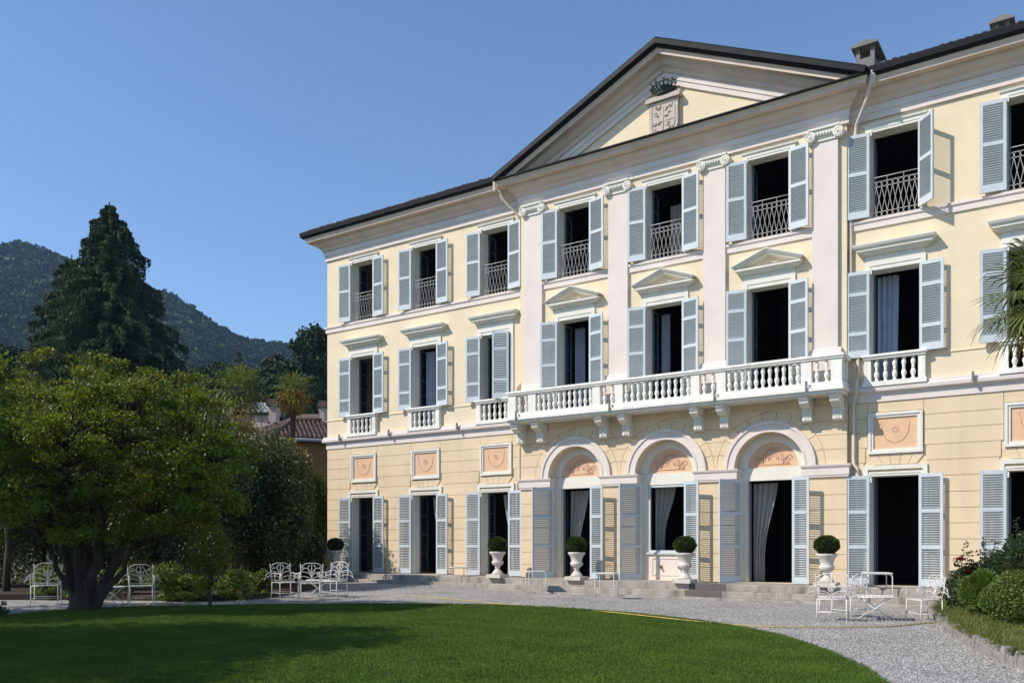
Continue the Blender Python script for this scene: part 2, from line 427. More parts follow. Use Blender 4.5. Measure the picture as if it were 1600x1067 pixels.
def scatter(name, protos, pts, scales, material_unused=None, rot_rand=True, tilt=0.3, seed=1):
    "one stuff object: a point mesh that instances small prototype meshes with geometry nodes"
    me = bpy.data.meshes.new(name)
    me.vertices.add(len(pts)); me.vertices.foreach_set('co', np.asarray(pts, dtype=np.float32).ravel())
    a = me.attributes.new('sc', 'FLOAT', 'POINT'); a.data.foreach_set('value', np.asarray(scales, dtype=np.float32))
    r = np.random.default_rng(seed); n = len(pts)
    eul = np.stack([r.uniform(-tilt, tilt, n), r.uniform(-tilt, tilt, n), r.uniform(0, 6.283, n)], 1)
    b = me.attributes.new('ro', 'FLOAT_VECTOR', 'POINT'); b.data.foreach_set('vector', eul.astype(np.float32).ravel())
    d = me.attributes.new('pi', 'INT', 'POINT'); d.data.foreach_set('value', r.integers(0, len(protos), n).astype(np.int32))
    o = link(name, me)
    ng = bpy.data.node_groups.new(name, 'GeometryNodeTree')
    ng.interface.new_socket('Geometry', in_out='INPUT', socket_type='NodeSocketGeometry')
    ng.interface.new_socket('Geometry', in_out='OUTPUT', socket_type='NodeSocketGeometry')
    gi = ng.nodes.new('NodeGroupInput'); go = ng.nodes.new('NodeGroupOutput')
    iop = ng.nodes.new('GeometryNodeInstanceOnPoints')
    g2i = ng.nodes.new('GeometryNodeGeometryToInstance')
    for p in protos[::-1]:
        ob = ng.nodes.new('GeometryNodeObjectInfo'); ob.inputs['Object'].default_value = p
        ng.links.new(ob.outputs['Geometry'], g2i.inputs[0])
    def attr(nm, t):
        q = ng.nodes.new('GeometryNodeInputNamedAttribute'); q.data_type = t; q.inputs['Name'].default_value = nm; return q.outputs['Attribute']
    ng.links.new(gi.outputs[0], iop.inputs['Points']); ng.links.new(g2i.outputs[0], iop.inputs['Instance'])
    iop.inputs['Pick Instance'].default_value = True
    ng.links.new(attr('pi', 'INT'), iop.inputs['Instance Index'])
    er = ng.nodes.new('FunctionNodeEulerToRotation'); ng.links.new(attr('ro', 'FLOAT_VECTOR'), er.inputs[0])
    ng.links.new(er.outputs[0], iop.inputs['Rotation'])
    ng.links.new(attr('sc', 'FLOAT'), iop.inputs['Scale'])
    ng.links.new(iop.outputs[0], go.inputs[0])
    md = o.modifiers.new('scatter', 'NODES'); md.node_group = ng
    return o


PROTO_AT = (14.0, 9.0, -3.0)       # prototypes are baked into meshes, parked under the ground


def proto(name, mb, material, smooth=False):
    me = mb.mesh(name, material)
    o = bpy.data.objects.new(name, me)      # not linked to the scene: only its mesh is used
    return o


# grass tufts on the lawn
tufts = []
for q in range(4):
    mb = MB(); r_ = random.Random(q)
    for k in range(9):
        a = r_.uniform(0, 6.28); x, y = r_.uniform(-.03, .03), r_.uniform(-.03, .03); h = r_.uniform(.018, .036); ln = r_.uniform(0, .022)
        dx, dy = math.cos(a), math.sin(a); wv = .0028
        mb.add([(x - dy * wv, y + dx * wv, 0), (x + dy * wv, y - dx * wv, 0), (x + dx * ln, y + dy * ln, h)], [(0, 1, 2)])
    tufts.append(proto('tuft', mb, M['blade']))
N = 330000
gx = rng.uniform(-21.2, -1, N); gy = rng.uniform(-24, -7.4, N)
vx, vy, vz = view_px(gx, gy)
keep = in_poly(gx, gy, LS) & (vz > 5) & (vx > -60) & (vx < 1660) & (vy < 1110)
keep &= rng.random(N) < np.clip(1.35 - vz / 30, 0.25, 1)
gp = np.stack([gx[keep], gy[keep], np.full(keep.sum(), .03)], 1)
o = scatter('grass', tufts, gp, rng.uniform(.7, 1.3, len(gp)), seed=3)
tag(o, 'short mown green grass of the rounded lawn', 'grass', kind='stuff')

# loose pebbles
pebs = []
for q in range(4):
    mb = MB(); r_ = random.Random(q + 10)
    ph = (1 + 5 ** .5) / 2
    iv = [(-1, ph, 0), (1, ph, 0), (-1, -ph, 0), (1, -ph, 0), (0, -1, ph), (0, 1, ph), (0, -1, -ph), (0, 1, -ph), (ph, 0, -1), (ph, 0, 1), (-ph, 0, -1), (-ph, 0, 1)]
    iv = [tuple(c_ * r_.uniform(.72, 1.1) * s_ / 1.9 for c_, s_ in zip(v, (1, .8, .55))) for v in iv]
    mb.add(iv, [(0, 11, 5), (0, 5, 1), (0, 1, 7), (0, 7, 10), (0, 10, 11), (1, 5, 9), (5, 11, 4), (11, 10, 2), (10, 7, 6), (7, 1, 8), (3, 9, 4), (3, 4, 2), (3, 2, 6), (3, 6, 8), (3, 8, 9), (4, 9, 5), (2, 4, 11), (6, 2, 10), (8, 6, 7), (9, 8, 1)])
    pebs.append(proto('pebble', mb, M['pebble']))
N = 260000
gx = rng.uniform(-22, .6, N); gy = rng.uniform(-17, -2.2, N)
vx, vy, vz = view_px(gx, gy)
LSb = [(c[0] + (x - c[0]) * 1.003, c[1] + (y - c[1]) * 1.003) for x, y in LS]
keep = ~in_poly(gx, gy, LSb) & (vz > 6) & (vx > 200) & (vx < 1640) & (vy < 1090) & (rng.random(N) < np.clip(1.6 - vz / 18, 0.12, 1))
gz = np.array([gh(x, y) for x, y in zip(gx[keep], gy[keep])])
gp = np.stack([gx[keep], gy[keep], gz + .002], 1)
o = scatter('gravel', pebs, gp, rng.uniform(.007, .017, len(gp)), tilt=.5, seed=5)
tag(o, 'loose pale grey gravel stones covering the court round the lawn', 'gravel', kind='stuff')

# ================================================================== the villa
XC = -11.72
villa = empty('villa', (XC, 0, 0.45))
tag(villa, 'three storey cream villa with pale blue louvred shutters and a pedimented centre', 'villa')
TZ = 0.45
WB = [XC - 13.70, XC - 10.34, XC - 6.93]            # left wing bays
CB = [XC - 3.40, XC, XC + 3.40]                      # centre bays
RB = [XC + 6.92, XC + 10.34, XC + 13.70]
WINGS = WB + RB
LX0, LX1 = XC - 15.85, XC + 15.85
CX0, CX1 = XC - 5.66, XC + 5.66
CY = -0.22
HW = 0.66                                             # half opening width
F3 = (10.96, 13.43); F2 = (6.22, 9.47); G = (TZ, 3.58)


def V(mb, name, m, parent=villa, **k): return mb.build(name, M[m], parent, **k)


# upper walls
for (a, b, bays, y) in ((LX0, CX0, WB, 0.0), (CX1, LX1, RB, 0.0), (CX0, CX1, CB, CY)):
    mb = MB(); hs_ = []
    for x in bays:
        hs_ += [(x - HW, x + HW, F3[0], F3[1]), (x - HW, x + HW, F2[0] - .001, F2[1])]
    wall_grid(mb, a, b, 5.92, 14.6, y, y + .45 if y == 0 else .18, hs_)
    V(mb, 'upper_wall', 'cream')
# side and rear walls, internal floors: rooms are closed, and their shade is deepened by a near-black colour
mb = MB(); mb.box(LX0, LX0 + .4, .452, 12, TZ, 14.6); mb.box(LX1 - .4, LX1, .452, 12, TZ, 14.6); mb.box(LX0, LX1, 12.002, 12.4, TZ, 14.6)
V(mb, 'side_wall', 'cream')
mb = MB()
mb.box(LX0 + .41, LX1 - .41, .46, 12, TZ - .3, TZ - .02); mb.box(LX0 + .41, LX1 - .41, .46, 12, 5.75, 6.1)
mb.box(LX0 + .41, LX1 - .41, .46, 12, 10.55, 10.9); mb.box(LX0 + .41, LX1 - .41, .46, 12, 14.2, 14.5)
mb.box(LX0 + .41, LX1 - .41, 6.0, 6.2, TZ, 14.2)
xs_ = sorted(WINGS + CB)
for i in range(len(xs_) - 1):
    xm = (xs_[i] + xs_[i + 1]) / 2; mb.box(xm - .06, xm + .06, .47, 6, TZ, 14.19)
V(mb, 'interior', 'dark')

# ground floor: backing wall with openings, then individual stucco courses in front
ARX, ARR, ARZ = 1.07, 1.40, 3.97
for (a, b, bays, y) in ((LX0, CX0, WB, 0.03), (CX1, LX1, RB, 0.03)):
    mb = MB(); wall_grid(mb, a, b, TZ - .45, 5.92, y, 0.45, [(x - HW, x + HW, TZ, G[1]) for x in bays]); V(mb, 'ground_floor_wall', 'tan')
AW = 0.86
mb = MB(); wall_grid(mb, CX0, CX1, TZ - .45, 5.92, CY + .03, .45, [(x - ARX, x + ARX, TZ, ARZ + ARX) for x in CB])
for x in CB:      # fill the corners between arch and square hole
    n_ = 20
    for sgn in (-1, 1):
        pts = [(x + sgn * ARX * math.cos(t), ARZ + ARX * math.sin(t)) for t in np.linspace(0, math.pi / 2, n_)]
        vs = [(p[0], CY + .03, p[1]) for p in pts] + [(p[0], .45, p[1]) for p in pts]
        cf, cb_ = len(vs), len(vs) + 1
        vs += [(x + sgn * ARX, CY + .03, ARZ + ARX), (x + sgn * ARX, .45, ARZ + ARX)]
        fs = [(i, i + 1, cf) for i in range(n_ - 1)] + [(i + n_, i + n_ + 1, cb_) for i in range(n_ - 1)] + [(i, i + 1, n_ + i + 1, n_ + i) for i in range(n_ - 1)]
        mb.add(vs, fs)
V(mb, 'ground_floor_wall', 'tan')

# courses
JZ = [0.45, 0.90, 1.34, 1.78, 2.22, 2.64, 3.08, 3.53, 3.97, 4.40, 4.83, 5.24, 5.70]
gp2 = 0.007


def course_seg(x0, x1, z0, z1, y, circ=None):
    "one stucco course; circ=(cx,cz,r,side) cuts an end round an arch"
    z0 += gp2; z1 -= gp2
    L = [(x0 + gp2 if x0 not in (LX0, CX0) else x0, z) for z in (z0, z1)]; Rr = [(x1 - gp2 if x1 not in (LX1, CX1) else x1, z) for z in (z1, z0)]
    if circ:
        for (cx_, cz_, r_, side) in circ:
            zz = np.linspace(z0, z1, 6)
            arc = [(cx_ + (-1 if side == 'R' else 1) * math.sqrt(max(r_ * r_ - (z - cz_) ** 2, 0.0)), z) for z in zz]
            if side == 'R': Rr = arc[::-1]
            else: L = arc
    poly = L + Rr
    if poly[0][0] > poly[-1][0] - .02: return
    mb = MB(); mb.prism_xz(poly, y, y + .031); V(mb, 'stucco_course', 'tan')


SW = 0.84                                             # half width of door surround
for (a, b, bays) in ((LX0, CX0, WB), (CX1, LX1, RB)):
    for k in range(12):
        z0, z1 = JZ[k], JZ[k + 1]
        cuts = []
        for x in bays:
            if z1 <= 3.6: cuts.append((x - SW, x + SW))
            elif z0 < 3.95: cuts.append((x - SW, x + SW))
            elif z0 < 4.2: cuts.append((x - 0.80, x + 0.80))
            elif z0 < 5.2: cuts.append((x - 0.74, x + 0.74))
            else: cuts.append((x - 0.74, x + 0.74))
        if z0 >= 5.2:
            course_seg(a, b, 5.40 if False else z0, z1, 0.0) if False else None
        e = a
        for (c0, c1) in cuts:
            course_seg(e, c0, z0, z1, 0.0); e = c1
        course_seg(e, b, z0, z1, 0.0)
    for x in bays:
        # flat arch wedges between door head and panel, and the strip above the panel
        for k in range(5):
            t0, t1 = -0.78 + k * .312, -0.78 + (k + 1) * .312
            s0, s1 = t0 * .72, t1 * .72
            mb = MB(); mb.prism_xz([(x + s0 + gp2, 3.905), (x + s1 - gp2, 3.905), (x + t1 - gp2, 4.19), (x + t0 + gp2, 4.19)], 0.0, .031); V(mb, 'voussoir', 'tan')
        course_seg(x - .74, x + .74, 5.40, 5.70, 0.0)
ARB = 1.665
for k in range(12):
    z0, z1 = JZ[k], JZ[k + 1]
    if k == 7: continue
    if z1 <= 3.6:
        e = CX0
        for x in CB: course_seg(e, x - ARX, z0, z1, CY); e = x + ARX
        course_seg(e, CX1, z0, z1, CY)
    else:
        segs = [CX0] + CB + [CX1]
        for i in range(4):
            circ = []
            zc = (z0 + z1) / 2
            if zc - ARZ < ARB:
                if i > 0: circ.append((segs[i], ARZ, ARB, 'L'))
                if i < 3: circ.append((segs[i + 1], ARZ, ARB, 'R'))
            course_seg(segs[i], segs[i + 1], z0, z1, CY, circ)
mb = MB()
for x in CB:
    for k in range(11):
        a0 = math.pi * k / 11 + .006; a1 = math.pi * (k + 1) / 11 - .006
        r1 = ARB - .012
        mb = MB(); mb.ring_xz(x, ARZ, 1.38, r1, a0, a1, CY + .0005, CY + .031, 4); V(mb, 'voussoir', 'tan')

PATH = [(LX0, 12.4), (LX0, 0), (CX0, 0), (CX0, CY), (CX1, CY), (CX1, 0), (LX1, 0), (LX1, 12.4)]
# path is walked left to right along the front; the outside lies on the right-hand side (towards -y)


def strips(name, prof, m, path=PATH): mb = MB(); mb.sweep(prof, path); return V(mb, name, m)


# entablature
strips('frieze', [(-.05, 13.78), (.07, 13.78), (.07, 13.975), (.10, 13.985), (.10, 14.18), (-.05, 14.18)], 'pink')
strips('cornice', [(-.05, 14.181), (.13, 14.181), (.17, 14.22), (.20, 14.30), (.30, 14.36), (.38, 14.47), (.40, 14.54), (.64, 14.54), (.64, 14.61), (.69, 14.68), (.69, 14.70), (-.05, 14.70)], 'cornice')
# first floor string: a projecting ledge over a flat fascia
for pth in ([(LX0, 12.4), (LX0, 0), (CX0 - .002, 0)], [(CX1 + .002, 0), (LX1, 0), (LX1, 12.4)]):
    strips('string_course', [(-.02, 5.70), (.035, 5.70), (.035, 5.93), (.06, 5.95), (.16, 5.99), (.17, 6.08), (.16, 6.10), (.13, 6.12), (.12, 6.21), (-.02, 6.22)], 'pink', pth)
    mb = MB(); mb.sweep([(-.02, 10.69), (.05, 10.69), (.05, 10.86), (.09, 10.88), (.09, 10.95), (-.02, 10.955)], pth); V(mb, 'string_course', 'pink')
    mb = MB(); mb.sweep([(-.02, 6.90), (.025, 6.90), (.025, 6.935), (-.02, 6.96)], pth); V(mb, 'dado_moulding', 'cream')
# centre strings between pilasters
PIL = [XC - 5.07, XC - 1.69, XC + 1.69, XC + 5.07]; PW = 0.365
for i in range(3):
    a, b = PIL[i] + PW, PIL[i + 1] - PW
    mb = MB(); mb.prism_yz([(CY + .02, 10.69), (CY - .05, 10.69), (CY - .05, 10.86), (CY - .09, 10.88), (CY - .09, 10.95), (CY + .02, 10.955)], a, b); V(mb, 'string_course', 'pink')
# pilasters with ionic capitals
for x in PIL:
    mb = MB(); mb.box(x - PW, x + PW, CY - .11, CY + .01, 6.12, 13.40)
    p = V(mb, 'pilaster', 'pink')
    mb = MB()
    mb.prism_yz([(CY + .01, 6.12), (CY - .22, 6.12), (CY - .22, 7.10), (CY - .19, 7.18), (CY - .16, 7.22), (CY - .15, 7.30), (CY - .13, 7.34), (CY + .01, 7.34)], x - PW - .10, x + PW + .10)
    mb.build('pilaster_base', M['pink'], p)
    mb = MB()
    mb.box(x - PW - .08, x + PW + .08, CY - .26, CY + .01, 13.72, 13.779)         # abacus
    mb.prism_yz([(CY + .01, 13.46), (CY - .14, 13.46), (CY - .20, 13.56), (CY - .21, 13.66), (CY - .20, 13.72), (CY + .01, 13.72)], x - PW + .04, x + PW - .04)
    mb.box(x - PW - .02, x + PW + .02, CY - .15, CY + .01, 13.40, 13.46)
    for k in range(7):                                                              # egg moulding
        ex = x - .25 + k * .0833
        mb.lathe([(.0, -.07), (.028, -.05), (.034, 0), (.026, .045), (.0, .06)], 8, (ex, CY - .215, 13.60))
    cp = mb.build('capital', M['trim'], p)
    for sg in (-1, 1):
        vx_ = x + sg * (PW + .035); mb2 = MB(); mb2.ring_xz(vx_, 13.555, .0, .155, 0, 2 * math.pi, CY - .24, CY - .02, 20)
        pts = []
        for t in np.linspace(0, 4.6 * math.pi, 60):
            rr_ = .14 * (1 - t / (5.2 * math.pi)) ; pts.append((vx_ + sg * rr_ * math.sin(t), CY - .243, 13.555 + rr_ * math.cos(t)))
        mb2.tube(pts, .014, 5); mb2.lathe([(.03, -.03), (.03, .03)], 8, (vx_, CY - .235, 13.555))
        mb3 = mb2.build('volute', M['trim'], cp) if False else None
        cap_me = MB(); 
        o = mb2.build('volute', M['trim'], p)

# pediment
APZ = 17.79; SL = (APZ - 14.90) / 6.36; XE = 5.66 + .69
cs = math.cos(math.atan(SL))
TYZ = APZ - (0.28 + 0.74) / cs                 # apex of the tympanum
hx = (TYZ - 14.6) / SL
mb = MB(); mb.prism_xz([(XC - hx - .4, 14.6 - .4 * SL + .002), (XC + hx + .4, 14.6 - .4 * SL + .002), (XC, TYZ + .15)], CY, .3)
V(mb, 'tympanum', 'cream')


def rake(prof, name, m, back=0.25):
    "prof: (forward offset, distance below the top line)"
    mb = MB(); st = []
    pr = prof + [(-back, prof[-1][1]), (-back, prof[0][1])]
    for b, d in pr:
        za = APZ - d / cs; xh = min((za - 14.702) / SL, XE)
        zl = za - xh * SL
        st.append([(XC - xh, CY - b, zl), (XC, CY - b, za), (XC + xh, CY - b, zl)])
    q = len(st); vs = [p for s_ in st for p in s_]; fs = []
    for i in range(q):
        j = (i + 1) % q
        fs += [(3 * i, 3 * i + 1, 3 * j + 1, 3 * j), (3 * i + 1, 3 * i + 2, 3 * j + 2, 3 * j + 1)]
    fs += [tuple(3 * i for i in range(q))[::-1], tuple(3 * i + 2 for i in range(q))]
    mb.add(vs, fs); return V(mb, name, m)


rake([(.80, 0), (.84, .05), (.86, .20), (.76, .275)], 'gutter', 'gutter')
rake([(.69, .277), (.69, .30), (.64, .36), (.64, .42), (.42, .42), (.38, .49), (.30, .58), (.20, .64), (.17, .72), (.13, .757)], 'raking_cornice', 'cornice')
rake([(.10, .758), (.10, .92), (.07, .93), (.07, 1.08)], 'raking_frieze', 'pink', .1)
# dark cap over the horizontal cornice of the centre
mb = MB(); mb.box(CX0 - .70, CX1 + .70, CY - .80, CY, 14.701, 14.735); V(mb, 'flashing', 'gutter')
# wing gutters
for pth in ([(LX0, 12.4), (LX0, 0), (CX0 - .695, 0)], [(CX1 + .695, 0), (LX1, 0), (LX1, 12.4)]):
    strips('gutter', [(.30, 14.702), (.74, 14.702), (.82, 14.77), (.835, 14.93), (.82, 14.95), (.78, 14.94), (.30, 14.88)], 'gutter', pth)
# crest
mb = MB(); xcr, zc0 = XC - .01, 14.74
sh = [(-.50, 1.28), (.50, 1.28), (.50, .45), (.44, .25), (.28, .12), (0, .0), (-.28, .12), (-.44, .25), (-.50, .45)]
mb.prism_xz([(xcr + a, zc0 + b) for a, b in sh], CY - .16, CY)
cr = V(mb, 'crest', 'crest')
mb = MB(); mb.box(xcr - .60, xcr + .60, CY - .26, CY, zc0 + 1.281, zc0 + 1.40); mb.box(xcr - .56, xcr + .56, CY - .22, CY, zc0 + 1.401, zc0 + 1.45); mb.build('crest_cap', M['crest'], cr)
mb = MB(); r_ = random.Random(5)
mb.tube([(xcr + a * .8, CY - .165, zc0 + .1 + b * .86) for a, b in sh], .018, 5, True)
mb.tube([(xcr, CY - .165, zc0 + .12), (xcr, CY - .165, zc0 + 1.18)], .012, 5); mb.tube([(xcr - .38, CY - .165, zc0 + .62), (xcr + .38, CY - .165, zc0 + .62)], .012, 5)
for (a, b) in ((-.2, .92), (.2, .9), (-.2, .4), (.2, .38)):
    for k in range(7):
        x_, z_ = a + r_.uniform(-.12, .12), b + r_.uniform(-.17, .17)
        mb.tube([(xcr + x_, CY - .168, zc0 + z_), (xcr + x_ + r_.uniform(-.08, .08), CY - .175, zc0 + z_ + r_.uniform(-.04, .08)), (xcr + x_ + r_.uniform(-.1, .1), CY - .165, zc0 + z_ + r_.uniform(0, .12))], .02, 5)
mb.build('crest_relief', M['crest'], cr)
mb = MB(); zc1 = zc0 + 1.45
mb.lathe([(.28, 0), (.31, .02), (.29, .06), (.31, .10), (.39, .21), (.37, .21), (.28, .10), (.26, .02)], 20, (xcr, CY - .02, zc1))
for k in range(20):
    a = 2 * math.pi * k / 20; x_, y_ = xcr + .40 * math.cos(a), CY - .02 + .40 * math.sin(a)
    if y_ > CY: continue
    hgt = .37 if k % 2 == 0 else .27
    mb.tube([(x_, y_, zc1 + .2), (x_ + .06 * math.cos(a), y_ + .06 * math.sin(a), zc1 + hgt)], [.03, .012], 5)
    mb.lathe([(0, -.05), (.045, 0), (0, .05)], 6, (x_ + .06 * math.cos(a), y_ + .06 * math.sin(a), zc1 + hgt + .02))
    if k % 2 == 0:
        mb.tube([(x_ - .07, y_, zc1 + hgt - .03), (x_ + .16, y_, zc1 + hgt - .03)], .022, 5)
mb.build('crown', M['crown'], cr)

# roof
RS = 0.43; RZ = 14.93
mb = MB()
y0_, x0_, x1_, yr = -.60, LX0 - .60, LX1 + .60, 6.2
rz_ = RZ + RS * (yr - y0_)
mb.add([(x0_, y0_, RZ), (x1_, y0_, RZ), (x1_ - (yr - y0_), yr, rz_), (x0_ + (yr - y0_), yr, rz_), (x0_, 13, RZ), (x1_, 13, RZ)], [(0, 1, 2, 3), (1, 5, 2), (5, 4, 3, 2), (4, 0, 3)])
roof = V(mb, 'roof', 'tile')
mb = MB()
mb.add([(XC, CY - .70, APZ + .03), (XC, 8, APZ + .03), (XC - XE, CY - .70, APZ + .03 - XE * SL), (XC - XE, 8, APZ + .03 - XE * SL), (XC + XE, CY - .70, APZ + .03 - XE * SL), (XC + XE, 8, APZ + .03 - XE * SL)], [(2, 0, 1, 3), (0, 4, 5, 1)])
V(mb, 'gable_roof', 'tile')
mb = MB(); r_ = random.Random(11)
for (a, b) in ((x0_ + .05, CX0 - .7), (CX1 + .75, x1_ - .05)):
    x = a
    while x < b:
        for row in range(3):
            yy = y0_ - .02 + row * .38; zz = RZ + RS * (yy - y0_) + .05 + r_.uniform(0, .045)
            mb.tube([(x + r_.uniform(-.01, .01), yy, zz), (x + r_.uniform(-.02, .02), yy + .42, zz + .42 * RS)], [.085, .07], 6)
        x += .2
yv = 0.0
while yv < 12:
    mb.tube([(x0_ - .02, yv, RZ + .02), (x0_ + .40, yv, RZ + .42 * RS)], [.085, .07], 6); yv += .2
o = mb.build('roof_tiles', M['tile'], roof); o['kind'] = 'stuff'
# chimneys
for (a, b, yq, dp, zt, zb) in ((-6.27, -5.73, 1.85, 1.0, 17.05, 15.6), (-2.50, -2.12, 1.85, .6, 16.55, 15.6)):
    mb = MB(); xm = (a + b) / 2
    mb.box(a, b, yq, yq + dp, zb, zt - .42)
    for (xa, xb, ya, yb) in ((a, a + .12, yq, yq + .14), (b - .12, b, yq, yq + .14), (a, a + .12, yq + dp - .14, yq + dp), (b - .12, b, yq + dp - .14, yq + dp), (a + .1, b - .1, yq + dp / 2 - .06, yq + dp / 2 + .06)):
        mb.box(xa, xb, ya, yb, zt - .418, zt - .09)
    ch = V(mb, 'chimney', 'chim')
    mb = MB(); mb.prism_xz([(a - .12, zt - .088), (b + .12, zt - .088), (b + .12, zt - .03), (xm, zt + .09), (a - .12, zt - .03)], yq - .14, yq + dp + .14)
    mb.build('chimney_cap', M['chim'], ch)


# ---- window surrounds
def frame_rect(mb, xa, xb, za, zb, w_, y0, y1, bottom=True):
    mb.box(xa, xb, y0, y1, zb - w_, zb)
    mb.box(xa, xa + w_, y0, y1, za, zb - w_); mb.box(xb - w_, xb, y0, y1, za, zb - w_)
    if bottom: mb.box(xa + w_, xb - w_, y0, y1, za, za + w_)


RAIL = MB()      # wrought iron guard of a top floor window, 1.3 m wide, local coordinates
RAIL.tube([(-.65, 0, 1.16), (.65, 0, 1.16)], .013, 5)
for z in (1.03, .875, .165, .02): RAIL.tube([(-.65, 0, z), (.65, 0, z)], .008, 4)
for x in (-.64, -.22, .22, .64): RAIL.tube([(x, 0, 1.03), (x, 0, 1.16)], .008, 4)
for k in range(9):
    x = -.65 + 1.3 * (k + .5) / 9
    for z in (.9525, .0925):
        RAIL.tube([(x + .068 * math.cos(t), 0, z + .071 * math.sin(t)) for t in np.linspace(0, 2 * math.pi, 13)[:-1]], .008, 4, True)
    for s in (-1, 1):
        RAIL.tube([(x - s * 1.3 / 18, 0, .165), (x + s * 1.3 / 18, .008 * s, .875)], .008, 4)
        if False: pass
    RAIL.tube([(x - 1.3 / 18, .004, .165), (x - 1.3 / 18 + .001, .004, .17)], .006, 4)
for s in (-1, 1): RAIL.tube([(s * .645, 0, 0), (s * .645, 0, 1.16)], .011, 5)
rail_me = RAIL.mesh('window_guard', M['iron'])


def make_casement(h, z_mid=True, wd=.58):
    mb = MB(); frame_rect(mb, 0, wd, 0, h, .07, -.025, .025)
    for k in range(1, 4): mb.box(.071, wd - .071, -.015, .015, h * k / 4 - .015, h * k / 4 + .015)
    me = mb.mesh('casement', M['frame'])
    mb = MB(); mb.box(.065, wd - .065, -.004, .004, .065, h - .065)
    return me, mb.mesh('pane', M['glass'])


CAS = {}


def casements(x, z0, h, y=0.40, hw=HW, angL=100, angR=100):
    key = (round(h, 2), round(hw, 2))
    if key not in CAS: CAS[key] = make_casement(h, wd=hw - .08)
    cm, pm = CAS[key]
    for s, ang in ((-1, angL), (1, angR)):
        hx_ = x + s * (hw - .035)
        o = link('casement', cm, villa, Vector((hx_, y, z0)) - villa.location, (0, 0, R(ang) if s < 0 else R(180 - ang)))
        link('pane', pm, o)


CURT = {}


def reveal(x, z0, z1, y0, y1, hw=HW):
    t_ = .006
    V(MB().box(x - hw, x - hw + t_, y0 + .004, y1, z0, z1).box(x + hw - t_, x + hw, y0 + .004, y1, z0, z1).box(x - hw + t_, x + hw - t_, y0 + .004, y1, z1 - t_, z1), 'window_reveal', 'trim')


def curtain(x0, x1, z0, z1, y, m='curtain', gather=0.0, seed=0, sag=0.0):
    "hanging cloth with folds; gather pulls the lower part towards x0"
    mb = MB(); nx, nz = 34, 14; vs = []
    r_ = random.Random(seed); ph = [r_.uniform(0, 6) for _ in range(3)]
    for j in range(nz + 1):
        tz = j / nz; z = z1 + (z0 - z1) * tz
        for i in range(nx + 1):
            tx = i / nx; xx = x0 + (x1 - x0) * tx * (1 - gather * math.sin(min(1, tz * 1.3) * math.pi / 2) ** 1.5)
            yy = y + .05 * math.sin(tx * 26 + ph[0]) + .02 * math.sin(tx * 57 + ph[1] + tz)
            vs.append((xx, yy, z - sag * math.sin(tx * math.pi) * (1 - tz)))
    mb.add(vs, [(j * (nx + 1) + i, j * (nx + 1) + i + 1, (j + 1) * (nx + 1) + i + 1, (j + 1) * (nx + 1) + i) for j in range(nz) for i in range(nx)], True)
    return V(mb, 'curtain', m)


# ---- shutters
slat_meshes = {}
slat_count = [0]


def shutter(hx_, hy, z0, z1, wd, ang, side, panels, single=False, label=None):
    "leaf hinged at (hx_,hy); side -1 opens to the left, +1 to the right; ang = degrees off the wall; single: slats as own objects"
    h = z1 - z0; key = ('L', round(wd, 3), round(h, 3), side, tuple(panels))
    st, rl, th = .075, .09, .024
    if key not in slat_meshes:
        mb = MB(); s = side
        X = lambda q: q * s
        mb.box(X(0), X(st), -th, th, 0, h); mb.box(X(wd - st), X(wd), -th, th, 0, h)
        zs = [(0, .20)]
        for q in panels: zs.append((h * q - rl / 2, h * q + rl / 2))
        zs.append((h - rl, h))
        for a, b in zs: mb.box(X(st), X(wd - st), -th, th, a, b)
        fm = mb.mesh('shutter_frame', M['blue'])
        sz = []
        for (a, b), (c_, d_) in zip(zs[:-1], zs[1:]):
            n_ = max(1, round((c_ - b) / .064)); p_ = (c_ - b) / n_
            sz += [b + p_ * (k + .5) for k in range(n_)]
        hwid = (wd - 2 * st) / 2 + .004
        sm = MB(); a_ = R(42); wv = .034; tt = .0068
        # near edge (-y) higher, sloping down towards the wall
        cy_, sy_ = wv * math.cos(a_), wv * math.sin(a_)
        dx_, dz_ = tt * math.sin(a_), tt * math.cos(a_)
        def slat_into(m_, z):
            m_.add([(-hwid, -cy_ - dx_, sy_ - dz_ + z), (hwid, -cy_ - dx_, sy_ - dz_ + z), (hwid, cy_ - dx_, -sy_ - dz_ + z), (-hwid, cy_ - dx_, -sy_ - dz_ + z),
                    (-hwid, -cy_ + dx_, sy_ + dz_ + z), (hwid, -cy_ + dx_, sy_ + dz_ + z), (hwid, cy_ + dx_, -sy_ + dz_ + z), (-hwid, cy_ + dx_, -sy_ + dz_ + z)],
                   [(0, 3, 2, 1), (4, 5, 6, 7), (0, 1, 5, 4), (1, 2, 6, 5), (2, 3, 7, 6), (3, 0, 4, 7)])
        slat_into(sm, 0)
        one = sm.mesh('slat', M['blue'])
        am = MB()
        for z in sz: slat_into(am, z)
        alls = am.mesh('slats', M['blue'])
        slat_meshes[key] = (fm, one, alls, sz)
    fm, one, alls, sz = slat_meshes[key]
    rot = R(ang) if side < 0 else -R(ang)
    o = link('shutter', fm, villa, Vector((hx_, hy, z0)) - villa.location, (0, 0, rot))
    if label: o['label'] = label
    cxl = side * wd / 2
    if single and slat_count[0] + len(sz) <= 300:
        slat_count[0] += len(sz)
        for z in sz: link('slat', one, o, (cxl, 0, z))
    else:
        q = link('slats', alls, o, (cxl, 0, 0)); q['kind'] = 'stuff'
    return o


# iron stays and pintles are small hooks on the surround


